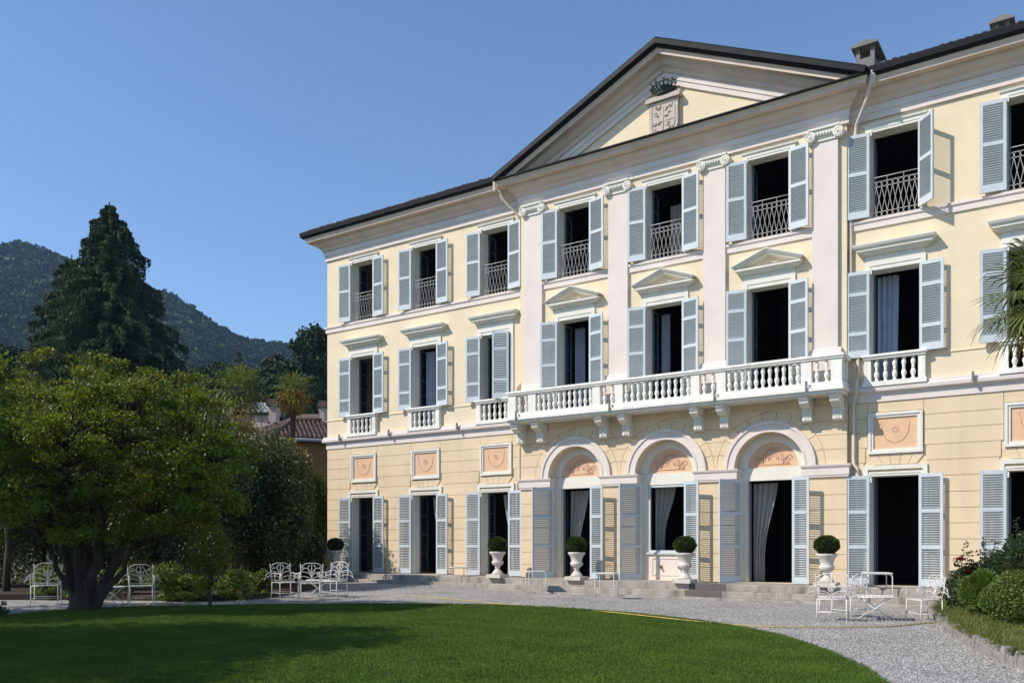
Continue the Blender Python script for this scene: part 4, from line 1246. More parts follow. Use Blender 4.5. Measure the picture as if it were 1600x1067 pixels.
def put(src, p, rz, label, cat, group, first=[None], s=1.0):
    o = src if src.get('label') is None else copy_tree(src)
    o.location = p; o.rotation_euler = (0, 0, rz); o.scale = (s, s, s); tag(o, label, cat, group); return o


def chair(px, py, turn, label, z=0.0, s=1.0):
    "turn in degrees: 0 faces the camera, positive turns counter-clockwise seen from above"
    p = PG(px, py, z); p.z = z
    return put(ch0, p, HEAD + R(turn), label, 'chair', GC, s=s)


chair(1301, 969, 155, 'white iron armchair seen from behind, left of the low table in the right group', s=1.05)
chair(1326, 966 - 3, 215, 'white iron armchair half hidden behind the low table, nearest the urn in the right group')
chair(1444, 969, -84, 'white iron armchair seen side on beside the flower bed, facing left')
chair(446, 935, 42, 'white iron armchair at the left of the group by the villa corner', .0, 1.1)
chair(485, 937, 6, 'white iron armchair facing the camera with its slatted seat in sunlight', .0, 1.1)
chair(521, 933, -25, 'white iron armchair nearest the stone steps in the left group', .0, 1.12)
chair(221, 943, 28, 'white iron armchair standing alone right of the big tree trunk', .0, 1.1)
chair(72, 944, 20, 'shaded iron armchair on the gravel left of the big tree trunk', .0, 1.15)

# low folding tables
lt0 = empty('folding_table')
mb = MB(); mb.tube([(-.36, -.36, .5), (.36, -.36, .5), (.36, .36, .5), (-.36, .36, .5)], .013, 6, True)
for k in range(9):
    x = -.36 + .72 * (k + .5) / 9; mb.box(x - .03, x + .03, -.36, .36, .502, .51)
mb.box(-.36, .36, -.015, .015, .492, .5015)
mb.build('tabletop', M['whitemetal'], lt0, local=True)
for s in (-1, 1):
    MB().tube([(-.32, s * .30, 0), (.30, s * .30, .49)], .012, 6).build('leg', M['whitemetal'], lt0, local=True)
    MB().tube([(.32, s * .27, 0), (-.30, s * .27, .49)], .012, 6).build('leg', M['whitemetal'], lt0, local=True)
mb = MB(); mb.tube([(-.16, -.30, .13), (-.16, .30, .13)], .008, 5); mb.tube([(.16, -.27, .13), (.16, .27, .13)], .008, 5); mb.build('stretcher', M['whitemetal'], lt0, local=True)
GT = 'low white folding garden tables'


def table(px, py, turn, label, s=1.0):
    p = PG(px, py); p.z = 0; return put(lt0, p, HEAD + R(turn), label, 'table', GT, s=s)


table(1367, 968, -22, 'low white folding table with crossed legs between the right garden chairs', 1.02)
table(497, 931, 10, 'low white folding table among the three chairs by the villa corner', 1.0)
table(172, 944, 5, 'low shaded folding table between the big tree trunk and the lone chair', .95)

# small high side tables with bent tube legs
st0 = empty('side_table')
MB().box(-.29, .29, -.29, .29, .755, .785).box(-.27, .27, -.27, .27, .74, .7545).build('tabletop', M['whitemetal'], st0, local=True)
for sx in (-1, 1):
    for sy in (-1, 1):
        MB().tube([(sx * .20, sy * .20, .745), (sx * .24, sy * .24, .742), (sx * .27, sy * .27, .72), (sx * .285, sy * .285, .68), (sx * .285, sy * .285, .4), (sx * .285, sy * .285, 0)], .013, 7).build('leg', M['whitemetal'], st0, local=True)
GS = 'small square white side tables along the steps'
for px, py, z, turn, lb, s in ((716, 917, .05, 15, 'small white side table standing before the second doorway from the villa corner', .95),
                               (837, 928, .0, 10, 'small white side table beside the urn before the leftmost arched doorway', .97),
                               (948, 935.5, .0, -20, 'small white side table between the two urns at the arched doorways', 1.0),
                               (1370, 945, .0, -10, 'small white side table behind the right chairs, before the black doorway', 1.12)):
    p = PG(px, py, z); p.z = z; put(st0, p, HEAD + R(turn), lb, 'table', GS, s=s)

# hose
hp = [(585, 927, .0), (640, 931, 0), (700, 936, 0), (770, 943, 0), (830, 947.5, 0), (900, 952.5, .0), (960, 957.5, .04), (1020, 964, .045), (1080, 970.5, .03), (1140, 976, .0), (1200, 979.5, 0), (1270, 980.5, 0), (1330, 980.5, 0), (1400, 978.5, 0), (1440, 974.5, 0), (1472, 972.5, .0)]
pts = []
for a, b, z in hp:
    p = PG(a, b, z); p.z = z + .016; pts.append(p)
sp = []
for i in range(len(pts) - 1):
    p0, p1, p2, p3 = pts[max(i - 1, 0)], pts[i], pts[i + 1], pts[min(i + 2, len(pts) - 1)]
    for j in range(6):
        t = j / 6; sp.append(.5 * (2 * p1 + (p2 - p0) * t + (2 * p0 - 5 * p1 + 4 * p2 - p3) * t * t + (3 * p1 - p0 - 3 * p2 + p3) * t ** 3))
sp.append(pts[-1])
mb = MB(); mb.tube([p - sp[0] for p in sp], .0125, 6)
o = mb.build('garden_hose', M['hose']); o.location = sp[0]
tag(o, 'thin yellow garden hose lying across the gravel and lawn edge', 'hose')

# ================================================================== flower bed on the right
BE = [(-3.35, -2.35), (-3.22, -3.5), (-3.0, -5.2), (-2.75, -6.4), (-2.40, -8.0), (-2.05, -9.4), (-1.62, -10.9), (-1.2, -12.2), (-.80, -13.2), (-.3, -14.4), (.3, -15.8)]
mb = MB(); n_ = len(BE)
vs = [(x, y, .10) for x, y in BE] + [(6, y, .16) for x, y in BE]
mb.add(vs, [(i, i + n_, i + n_ + 1, i + 1) for i in range(n_ - 1)]); mb.add([(x, y, -.02) for x, y in BE] + [(x, y, .10) for x, y in BE], [(i, i + 1, i + 1 + n_, i + n_) for i in range(n_ - 1)])
tag(mb.build('flower_bed_soil', M['soil']), kind='structure')
edging = empty('stone_edging', (-2.5, -8, 0)); tag(edging, 'row of rough upright grey stones edging the right flower bed', 'edging')
r_ = random.Random(8)
d_acc = 0
for i in range(len(BE) - 1):
    a, b = Vector((*BE[i], 0)), Vector((*BE[i + 1], 0)); L = (b - a).length; t = 0
    while t < L:
        w_ = r_.uniform(.10, .22); c_ = a.lerp(b, min(1, (t + w_ / 2) / L)); h_ = r_.uniform(.12, .22); dpt = r_.uniform(.05, .09)
        u = (b - a).normalized(); v_ = Vector((-u.y, u.x, 0)); mb = MB(); hw_ = w_ / 2 - .004
        vs = []
        for z, sc in ((-.05, 1), (h_ * .6, 1.02), (h_, .78)):
            for sx, sy in ((-1, -1), (1, -1), (1, 1), (-1, 1)):
                vs.append(c_ + u * hw_ * sx * sc * r_.uniform(.88, 1.05) + v_ * dpt * sy * sc * r_.uniform(.8, 1.1) + Vector((0, 0, z + r_.uniform(-.015, .015))))
        mb.add(vs, [(3, 2, 1, 0), (8, 9, 10, 11)] + [(4 * q + k, 4 * q + (k + 1) % 4, 4 * q + 4 + (k + 1) % 4, 4 * q + 4 + k) for q in (0, 1) for k in range(4)])
        mb.build('edging_stone', M['edge'], edging); t += w_

# liriope-like border grass
bl_p = []
for q in range(4):
    mb = MB(); rq = random.Random(q + 50)
    for k in range(34):
        a = rq.uniform(0, 6.28); L = rq.uniform(.14, .27); x, y = rq.uniform(-.04, .04), rq.uniform(-.04, .04); wv = .0035
        dx, dy = math.cos(a), math.sin(a); sp_ = rq.uniform(.3, .9); vs = []; fs = []
        for j in range(4):
            t = j / 3; rr_ = L * sp_ * t; z = L * (t * 1.1 - t * t * (.25 + .75 * sp_)) ; ww = wv * (1 - t * .9)
            vs += [(x + dx * rr_ - dy * ww, y + dy * rr_ + dx * ww, z), (x + dx * rr_ + dy * ww, y + dy * rr_ - dx * ww, z)]
        mb.add(vs, [(2 * j, 2 * j + 1, 2 * j + 3, 2 * j + 2) for j in range(3)])
    bl_p.append(proto('clump', mb, M['l_grass']))
pp = []
for i in range(len(BE) - 1):
    a, b = np.array(BE[i]), np.array(BE[i + 1]); L = np.linalg.norm(b - a); u = (b - a) / L; v_ = np.array([-u[1], u[0]])
    if v_[0] < 0: v_ = -v_
    for _ in range(int(L * 150)):
        q = a + u * rng.uniform(0, L) + v_ * (.02 + rng.uniform(0, 1) ** 1.4 * 1.3); pp.append((q[0], q[1], .10 + .01 * rng.random()))
o = scatter('border_grass', bl_p, pp, rng.uniform(.85, 1.55, len(pp)), tilt=.2, seed=9)
tag(o, 'yellow green tufted grass spilling over the right bed edging', 'grass', kind='stuff')


def round_bush(px, py, d, r, label, m='l_box', leaf=.035, n=9000, seed=0, flat=.9, cat='shrub', group=None, z0=.13, rough=.05):
    c_ = at(px, py, d); root = empty('boxwood_bush', (c_.x, c_.y, z0)); tag(root, label, cat, group)
    rg = np.random.default_rng(seed); dd = rg.normal(size=(n, 3)); dd /= np.linalg.norm(dd, axis=1)[:, None]
    lump = 1 + rough * np.sin(dd[:, 0] * 6 + seed) * np.cos(dd[:, 2] * 5 + seed) + rough * np.sin(dd[:, 1] * 11)
    rr_ = np.where(rg.random(n) < .7, rg.uniform(.9, 1.06, n), rg.uniform(.5, .95, n)) * lump
    P = dd * rr_[:, None] * np.array([r, r, r * flat]) + np.array([0, 0, c_.z - z0]); P = P[P[:, 2] > .02]
    link('foliage', leaf_mesh('foliage', P, leaf, M[m], seed, aspect=.7), root)
    MB().tube([(0, 0, 0), (0, 0, c_.z - z0)], .03, 6).build('stem', M['bark'], root, local=True)
    return root


GB = 'rounded shrubs in the right flower bed'
round_bush(1538, 925, 17.2, .44, 'rounded light green boxwood in the middle of the right flower bed', 'l_bright', .046, 8000, 21, .92, group=GB, rough=.10)
round_bush(1592, 938, 15.6, .56, 'large rounded boxwood at the right picture edge in the flower bed', 'l_bright', .046, 11000, 22, .88, group=GB, rough=.10)
round_bush(1508, 922, 19.3, .42, 'dark leafy rose bush foliage at the front end of the flower bed', 'l_rose', .06, 3800, 23, 1.1, group=GB, rough=.15)
round_bush(1560, 905, 19.0, .55, 'dark leafy shrub behind the light boxwood in the flower bed', 'l_rose', .06, 4500, 24, .9, group=GB, rough=.15)
round_bush(1605, 885, 18.0, .62, 'tall leafy shrub at the right edge behind the boxwoods', 'l_rose', .06, 4800, 25, .95, group=GB, rough=.15)


def rose(px, base_py, d, tops, label, seed, flowers=()):
    base = at(px, base_py, d); root = empty('rose_bush', base); tag(root, label, 'rose bush', 'rose bushes rising from the right flower bed')
    rg = random.Random(seed); mb = MB(); P = []
    for (tx, ty) in tops:
        t_ = at(tx, ty, d) - base; mid = t_ * .5 + Vector((rg.uniform(-.06, .06), rg.uniform(-.06, .06), 0)); path = [Vector((0, 0, 0)), mid * .6, mid, mid.lerp(t_, .5) + Vector((.02, 0, 0)), t_]
        mb.tube(path, [.009, .008, .007, .005, .003], 5)
        for k in range(16):
            f_ = .3 + .7 * k / 15; q = f_ * (len(path) - 1); i = min(int(q), len(path) - 2); pnt = path[i].lerp(path[i + 1], q - i)
            o_ = Vector((rg.uniform(-1, 1), rg.uniform(-1, 1), rg.uniform(-.2, .5))).normalized() * rg.uniform(.05, .13); mb.tube([pnt, pnt + o_], .0025, 4)
            for w_ in (.4, .7, 1.0):
                for s in (-1, 1): P.append(pnt + o_ * w_ + Vector((rg.uniform(-.03, .03), rg.uniform(-.03, .03), rg.uniform(-.015, .015))))
    mb.build('stem', M['stem'], root, local=True)
    link('leaves', leaf_mesh('leaves', np.array([tuple(p) for p in P]), .058, M['l_rose'], seed, aspect=.65, up=1.5), root)
    for (fx, fy, fr) in flowers:
        c_ = at(fx, fy, d - .05) - base; mb = MB(); rg2 = random.Random(seed + int(fx))
        for ring, (rr_, nn, hh) in enumerate(((fr * .25, 4, .7), (fr * .55, 6, .55), (fr, 7, .2))):
            for k in range(nn):
                a = 6.283 * k / nn + ring * .4; ca, sa = math.cos(a), math.sin(a); w_ = rr_ * .75
                p0 = c_ + Vector((0, 0, -fr * .4)); p1 = c_ + Vector((ca * rr_ * .7 - sa * w_, sa * rr_ * .7 + ca * w_, fr * hh * .4)); p2 = c_ + Vector((ca * rr_, sa * rr_, fr * hh)); p3 = c_ + Vector((ca * rr_ * .7 + sa * w_, sa * rr_ * .7 - ca * w_, fr * hh * .4))
                mb.add([p0, p1, p2, p3], [(0, 1, 2, 3)])
        mb.build('flower', M['petal'], root, local=True)
    return root


rose(1508, 915, 19.0, [(1506, 850), (1512, 862), (1495, 872), (1517, 880), (1522, 873)], 'rose bush with one dark red bloom against the cream wall', 31, [(1500, 873, .10), (1513, 892, .07), (1536, 893, .05)])
rose(1545, 910, 18.4, [(1540, 842), (1555, 845), (1530, 858), (1562, 870), (1548, 880)], 'tall flowerless rose shoots in front of the right shutter', 32)
rose(1588, 900, 17.2, [(1588, 810), (1575, 835), (1597, 830), (1603, 850), (1580, 862)], 'tallest leafy rose shoots at the right picture edge', 33)


# ---------------------------------------------------------------- palms
def fan_leaf(mb, base, tip_dir, L, rgen, nseg=20, spread=R(290), fold=.25):
    "fan palm leaf: petiole end = base, blades radiate about tip_dir"
    t = tip_dir.normalized(); up = Vector((0, 0, 1)); s = t.cross(up)
    if s.length < .1: s = Vector((1, 0, 0))
    s.normalize(); nn = s.cross(t)
    for k in range(nseg):
        a = -spread / 2 + spread * (k + .5) / nseg; l_ = L * (1 - .30 * abs(a) / (spread / 2)) * rgen.uniform(.88, 1.08)
        d = t * math.cos(a) + s * math.sin(a)
        w_ = L * .028 * 20 / nseg
        side = d.cross(nn).normalized()
        p0 = base; p1 = base + d * l_ * .5 + nn * l_ * .06; p2 = base + d * l_ * .8 + nn * l_ * .02 - up * l_ * .04; p3 = base + d * l_ - up * l_ * rgen.uniform(.10, .32)
        mb.add([p0, p1 + side * w_, p2 + side * w_ * .8, p3, p2 - side * w_ * .8, p1 - side * w_], [(0, 1, 5), (1, 2, 4, 5), (2, 3, 4)])


def palm(name, base, top, L, nleaf, label, seed, trunk_r=.14, dry=8, nseg=20, fruit=0):
    rg = random.Random(seed); root = empty(name, base); tag(root, label, 'palm tree')
    tp = Vector(top) - Vector(base); H = tp.z
    mb = MB(); n_ = 14; mb.tube([tp * (k / n_) + Vector((rg.uniform(-.02, .02), rg.uniform(-.02, .02), 0)) for k in range(n_ + 1)], [trunk_r * (1.1 if k < 2 else (1.0 + .5 * max(0, k / n_ - .6))) * rg.uniform(.93, 1.07) for k in range(n_ + 1)], 10)
    mb.build('trunk', M['l_palmtrunk'], root, local=True)
    for k in range(nleaf):
        el = R(75) - R(115) * (k / nleaf); az = k * 2.399 + rg.uniform(-.2, .2); pl = L * rg.uniform(.75, 1.0)
        d = Vector((math.cos(az) * math.cos(el), math.sin(az) * math.cos(el), math.sin(el)))
        b0 = tp + Vector((0, 0, -.05)); e = b0 + d * pl * .85 - Vector((0, 0, .08 * pl)); mb = MB()
        mb.tube([b0, b0.lerp(e, .5) + Vector((0, 0, .04)), e], [.02, .014, .01], 5)
        fan_leaf(mb, e, (d + Vector((0, 0, -.25))), L * .8, rg, nseg)
        mb.build('frond', M['l_palm'], root, local=True)
    for k in range(dry):
        az = k * 2.399 + 1; el = R(rg.uniform(-70, -40)); d = Vector((math.cos(az) * math.cos(el), math.sin(az) * math.cos(el), math.sin(el)))
        e = tp + d * L * .7; mb = MB(); mb.tube([tp - Vector((0, 0, .1)), e], [.018, .01], 5); fan_leaf(mb, e, d + Vector((0, 0, -.6)), L * .7, rg, 18)
        mb.build('dry_frond', M['l_palmdry'], root, local=True)
    for k in range(fruit):
        az = -2.2 + k * .75; q = Vector((math.cos(az), math.sin(az), 0)); P = np.concatenate([ball_pts(tp + q * (.25 + .5 * t) * L + Vector((0, 0, -.05 - .45 * t * t * L)), .16, 60, np.random.default_rng(k), .6) for t in (.2, .5, .8, 1.0)])
        link('fruit_cluster', leaf_mesh('fruit_cluster', P, .09, M['fruit'], k, .5, .8), root)
    return root


pb = at(1653, 462, 14.5)
palm('fan_palm', (pb.x, pb.y, .13), (pb.x, pb.y, pb.z), .92, 34, 'fan palm reaching in from the right picture edge over the blue shutters', 41, .12, 6)
pb = at(458, 612, 46)
palm('fan_palm', (pb.x, pb.y, 0), (pb.x, pb.y, pb.z), 1.0, 30, 'fan palm with yellow fruit stalks beside the tiled roof left of the villa', 42, .13, 12, 11, 5)
pb = at(372, 612, 44)
palm('fan_palm', (pb.x, pb.y, 0), (pb.x, pb.y, pb.z), 1.25, 34, 'broad fan palm half hidden behind the maple crown', 43, .14, 8, 12)

# ================================================================== trees
def limb(mb, a, b, r0, r1, rg, wob=.12, n=7, sag=0):
    pts = []; L = (b - a).length
    for k in range(n):
        t = k / (n - 1); p = a.lerp(b, t) + Vector((rg.uniform(-1, 1), rg.uniform(-1, 1), rg.uniform(-.5, .5))) * wob * L * math.sin(t * math.pi) * .5 + Vector((0, 0, sag * math.sin(t * math.pi) * L))
        pts.append(p)
    mb.tube(pts, [r0 + (r1 - r0) * (k / (n - 1)) for k in range(n)], 8); return pts


def main_tree():
    base = PG(128, 955); base.z = 0
    root = empty('maple_tree', base); tag(root, 'spreading multi stemmed maple with sunlit crown at the left lawn edge', 'tree')
    rg = random.Random(77); ng = np.random.default_rng(77)
    rgt = Vector((RT[0], RT[1], 0)); fwd = Vector((FW[0], FW[1], 0))
    env = []      # clump centres in (right, forward, up)
    tries = 0
    while len(env) < 430:
        a = ng.normal(size=3); a /= np.linalg.norm(a); q = ng.random() ** .30
        x, y, z = a[0] * q * 3.6 + .55, a[1] * q * 2.9, a[2] * q * 2.5 + 3.7
        # photo outline: lower towards the right, with lobes
        top = 5.85 - .10 * max(0, x) ** 1.35 - .30 * max(0, -x - 1.2) ** 1.2 + .30 * math.sin(x * 2.3 + 1) + .18 * math.sin(y * 3 + x * 5)
        if z > top or z < 1.7 + .06 * abs(x): continue
        if math.sin(x * 2.9 + y * 1.3) + math.sin(z * 3.7 - y * 2.1) + math.sin(x * 1.1 - z * 2.3 + y) < -1.35: continue
        env.append((x, y, z))
    for (sx_, sz_) in ((-1.15, 6.15), (-.95, 6.35), (-.5, 6.25), (.35, 6.15), (.9, 6.05), (1.5, 5.9), (2.3, 5.7), (-1.6, 5.8)):
        env.append((sx_, ng.uniform(-.5, .5), sz_))
    W_ = [rgt * x + fwd * y + Vector((0, 0, z)) for x, y, z in env]
    tr = MB()
    nodes = []
    for (dx, dy, dz, r0) in ((-1.4, .2, 4.0, .12), (-.35, -.1, 4.8, .13), (.35, .4, 5.0, .11), (1.1, -.2, 4.4, .13), (2.5, .3, 3.9, .13), (3.3, -.3, 3.6, .08), (-1.8, -.6, 3.6, .07), (.3, -1.3, 3.8, .08)):
        e = rgt * dx + fwd * dy + Vector((0, 0, dz)); a = (rgt * dx + fwd * dy) * .06 + Vector((0, 0, -.1)); m_ = a.lerp(e, .35) - Vector((0, 0, -.35))
        p1 = limb(tr, a, m_, r0 * 1.2, r0 * .7, rg, .16); p2 = limb(tr, m_, e, r0 * .7, r0 * .22, rg, .18); nodes += p1[3:] + p2
    tr.lathe([(.42, -.1), (.35, .05), (.27, .2), (.21, .45), (.12, .7)], 14, (0, 0, 0))
    tr.build('trunk', M['bark'], root, local=True)
    br = MB()
    for c_ in W_:
        cand = [n_ for n_ in nodes if n_.z < c_.z - .1] or nodes
        nn = min(cand, key=lambda n_: (n_ - c_).length); limb(br, nn, c_, .035, .008, rg, .2, 5, .05)
    br.build('branch', M['bark'], root, local=True)
    P = []
    for c_ in W_:
        r_c = ng.uniform(.2, .48); n_ = int(ng.uniform(700, 1100) * r_c ** 1.3); P.append(ball_pts(c_, (r_c * 1.25, r_c * 1.25, r_c * .55), n_, ng, .8))
    P = np.concatenate(P)
    link('crown', leaf_mesh('crown', P, .072, M['l_main'], 5, .3, .75, .8), root)


main_tree()


def leafy_tree(px, py_c, d, rpx, hpx, label, m, leaf, ncl, nlf, seed, group=None, z0=0.0, name='tree', trunk_r=.18, cat='tree', crad=.33, zmin=None, shell=.35):
    "crown centre at pixel (px,py_c), half width rpx and half height hpx in photo pixels"
    c_ = at(px, py_c, d); rw, rh = rpx * d / F_PX, hpx * d / F_PX; ng = np.random.default_rng(seed)
    base = Vector((c_.x, c_.y, z0)); root = empty(name, base); tag(root, label, cat, group)
    cl = env_clumps((0, 0, c_.z - z0), (rw, rw * .9, rh), ncl, ng, shell, zmin)
    P = np.concatenate([ball_pts(q, (rw * crad, rw * crad, rh * crad * .8), nlf, ng, .6) for q in cl]); P = P[P[:, 2] > .03]
    link('crown', leaf_mesh('crown', P, leaf, M[m], seed, .2, .7, .6), root)
    rg = random.Random(seed); mb = MB(); tp = Vector((0, 0, c_.z - z0))
    limb(mb, Vector((0, 0, -.1)), tp, trunk_r, trunk_r * .4, rg, .04)
    for q in cl[:14]: limb(mb, tp * rg.uniform(.35, .9), Vector(q), trunk_r * .4, trunk_r * .1, rg, .15, 5)
    mb.build('trunk', M['bark'], root, local=True)
    return root


# dark evergreen shrubs massed behind the maple, each its own plant
GSH = 'evergreen shrubs massed between the gravel and the villa corner'
shr = [(-20, 760, 30, 85, 170, 'l_camellia', 'tall dark evergreen at the left picture edge'),
       (70, 770, 33, 90, 150, 'l_camellia', 'dark evergreen behind the shaded chair left of the maple'),
       (160, 765, 31, 80, 150, 'l_camellia', 'dark evergreen directly behind the maple trunk'),
       (245, 770, 30, 75, 140, 'l_camellia', 'dark evergreen behind the lone white chair'),
       (322, 775, 29, 70, 135, 'l_camellia', 'dark evergreen behind the slender young tree'),
       (372, 760, 34, 55, 100, 'l_brown', 'olive brown topped evergreen below the broad palm'),
       (425, 790, 31, 60, 110, 'l_camellia', 'dark evergreen between young tree and palm trunk'),
       (440, 745, 38, 45, 60, 'l_brown', 'olive brown shrub under the tiled roof'),
       (484, 806, 38.5, 38, 66, 'l_bright', 'lighter green shrub touching the villa corner'),
       (478, 865, 35.5, 28, 42, 'l_camellia', 'low dark shrub beside the leftmost urn'),
       (60, 780, 44, 110, 95, 'l_camellia', 'dark backing evergreen behind the left end of the shrubs'),
       (200, 780, 43, 110, 95, 'l_camellia', 'dark backing evergreen behind the maple trunk'),
       (330, 790, 42, 90, 85, 'l_camellia', 'dark backing evergreen behind the young tree'),
       (440, 800, 44, 70, 70, 'l_camellia', 'dark backing evergreen below the palm trunk'),
       (415, 850, 37, 60, 60, 'l_camellia', 'low dark evergreen filling the gap under the palm'),
       (10, 690, 27, 45, 120, 'l_main', 'yellow green tree at the left picture edge beside the maple')]
for k, (px, py, d, rp, hp_, m_, lb) in enumerate(shr):
    leafy_tree(px, py, d, rp, hp_, lb, m_, .11, 170, 150, 100 + k, GSH, name='evergreen_shrub', cat='shrub', trunk_r=.12)
GL = 'low leafy plants along the shaded gravel edge'
for k, (px, py, d, rp, hp_, lb) in enumerate([(75, 905, 25.5, 32, 28, 'bright low plant behind the shaded chair'), (185, 905, 25.5, 30, 22, 'bright low plant between trunk and lone chair'),
                                              (262, 908, 24.8, 34, 30, 'bright low plant right of the lone chair'), (300, 920, 24.5, 32, 24, 'dark low plant left of the young tree'),
                                              (365, 915, 25.2, 34, 26, 'low plant right of the young tree'), (410, 912, 26.5, 22, 24, 'bright low plant beside the left chair group'),
                                              (118, 915, 25.5, 26, 24, 'low plant just behind the maple trunk')]):
    leafy_tree(px, py, d, rp, hp_, lb, 'l_bright', .075, 40, 75, 200 + k, GL, name='low_plant', cat='plant', trunk_r=.02)
leafy_tree(328, 870, 22.6, 36, 60, 'slender young tree with thin trunk at the edge of the gravel', 'l_main', .06, 60, 55, 300, None, name='young_tree', trunk_r=.05)
leafy_tree(2, 958, 19.0, 16, 18, 'dark small plant with a bare stick at the left picture edge', 'l_camellia', .05, 20, 30, 301, None, name='small_plant', cat='plant', trunk_r=.015)

# trees just left of the picture that shade the lawn and the maple
GO = 'large trees standing just left of the picture'
for k, (x, y, zc_, r_c, lb) in enumerate([(-17.0, -23.2, 6.4, 2.7, 'large tree nearest the lawn, whose shade reaches its middle'), (-15.4, -28.0, 6.8, 3.2, 'large tree beside the camera shading the near lawn'), (-18.9, -24.4, 6.6, 3.1, 'large tree behind the one nearest the lawn'), (-25.2, -21.4, 7.2, 3.3, 'large tree left of the lawn behind the first one')]):
    ng = np.random.default_rng(400 + k); root = empty('garden_tree', (x, y, 0)); tag(root, lb, 'tree', GO)
    cl = env_clumps((0, 0, zc_), (r_c, r_c, r_c * 1.0), 150, ng, .4)
    P = np.concatenate([ball_pts(q, (.75, .75, .5), 110, ng, .6) for q in cl])
    link('crown', leaf_mesh('crown', P, .16, M['l_main'], 400 + k, .2, .7, .6), root)
    rg = random.Random(k); mb = MB(); limb(mb, Vector((0, 0, -.1)), Vector((0, 0, zc_)), .28, .12, rg, .04)
    for q in cl[:20]: limb(mb, Vector((0, 0, zc_ * rg.uniform(.4, .9))), Vector(q), .09, .02, rg, .15, 5)
    mb.build('trunk', M['bark'], root, local=True)


# cedars
def cedar(px, top_py, d, z0, half, label, seed, lean=0.0, nb=230, zlow=3.0):
    "half: list of (photo y, half width px)"
    tp = at(px, top_py, d); base = Vector((tp.x, tp.y, z0)); root = empty('cedar_tree', base); tag(root, label, 'tree', 'dark conifers behind the garden')
    rg = random.Random(seed); ng = np.random.default_rng(seed); H = tp.z - z0; mb = MB(); limb(mb, Vector((0, 0, 0)), Vector((0, 0, H)), .55, .05, rg, .01, 9); mb.build('trunk', M['bark'], root, local=True)
    ys = [h_[0] for h_ in half][::-1]; ws = [h_[1] for h_ in half][::-1]
    br = MB(); P = []; D = []
    for k in range(nb):
        z = zlow + (H - zlow) * (1 - (1 - k / nb) ** 1.0) ** .9; py = HY - (z + z0 - CAM_H) / d * F_PX
        Rr = float(np.interp(-py, [-y for y in ys], ws)) * d / F_PX * rg.uniform(.65, 1.15)
        if z > H - .3: continue
        az = k * 2.399 + rg.uniform(-.3, .3)
        dv = Vector((math.cos(az), math.sin(az), 0)); n_ = 8; pts = []
        for j in range(n_):
            t = j / (n_ - 1); pts.append(Vector((0, 0, z)) + dv * Rr * t + Vector((0, 0, Rr * (.22 * t - .42 * t * t))))
        br.tube(pts, [.05 * (1 - .8 * j / n_) + .01 for j in range(n_)], 4)
        side = Vector((-dv.y, dv.x, 0)); ns = int(70 + 150 * Rr)
        for _ in range(ns):
            t = rg.random() ** .75; i = t * (n_ - 1); i0 = min(int(i), n_ - 2); q = pts[i0].lerp(pts[i0 + 1], i - i0)
            q = q + side * rg.gauss(0, .20) * (1.25 - t) * min(Rr, 3.4) * .5 + Vector((0, 0, -abs(rg.gauss(0, .36)) * (.35 + .5 * min(1, Rr / 3)) * (.5 + t))); P.append(tuple(q))
    br.build('branch', M['bark'], root, local=True)
    link('crown', leaf_mesh('crown', np.array(P), .30, M['l_cedar'], seed, 1.8, .26, .2), root)
    return root


cedar(171, 316, 66, 0, [(316, 5), (345, 26), (385, 50), (415, 62), (470, 88), (520, 104), (560, 122), (620, 130)], 'tall dark cedar rising above the garden on the left', 51, nb=270, zlow=8)
cedar(112, 398, 70, 0, [(398, 6), (430, 30), (480, 52), (530, 70), (570, 82), (640, 90)], 'shorter cedar leaning against the left side of the tall one', 52, nb=160, zlow=8)
cedar(374, 545, 150, 0, [(545, 2), (570, 12), (600, 20), (640, 24)], 'small dark fir at the foot of the wooded hill', 53, nb=90, zlow=8)

GF = 'rounded trees at the foot of the hill'
for k, (px, py, d, rp, hp_) in enumerate([(488, 560, 125, 34, 52), (440, 590, 115, 32, 34), (530, 560, 135, 45, 60), (405, 610, 105, 28, 28), (345, 600, 120, 40, 30), (300, 610, 130, 40, 35), (20, 600, 85, 60, 50), (470, 620, 98, 34, 34), (435, 612, 95, 28, 24)]):
    leafy_tree(px, py, d, rp, hp_, ['dark round tree top beside the villa corner below the hill ridge', 'rounded tree left of the tall tree by the villa', 'tree mostly hidden behind the villa corner', 'dark tree above the white houses', 'tree between the cedar and the houses', 'tree just right of the cedar foot', 'brownish tree at the left picture edge below the hill', 'tree directly behind the palm crown', 'small tree behind the pale chimney'][k],
               'l_far', .55, 90, 110, 500 + k, GF, name='broadleaf_tree', trunk_r=.3)


# ================================================================== houses behind
def tiled_roof(parent, verts, rows_dir, name='roof'):
    pass


def at2(px, py, d): return at(px, py, d)


h1 = empty('ochre_house', at(455, 849, 60).to_tuple()[:2] + (0,)); tag(h1, 'low ochre house with brown tiled hip roof left of the villa', 'house')
u = Vector((RT[0], RT[1], 0)); f_ = Vector((FW[0], FW[1], 0))
c_ = at(430, 655, 60)       # nearest roof corner at the eave
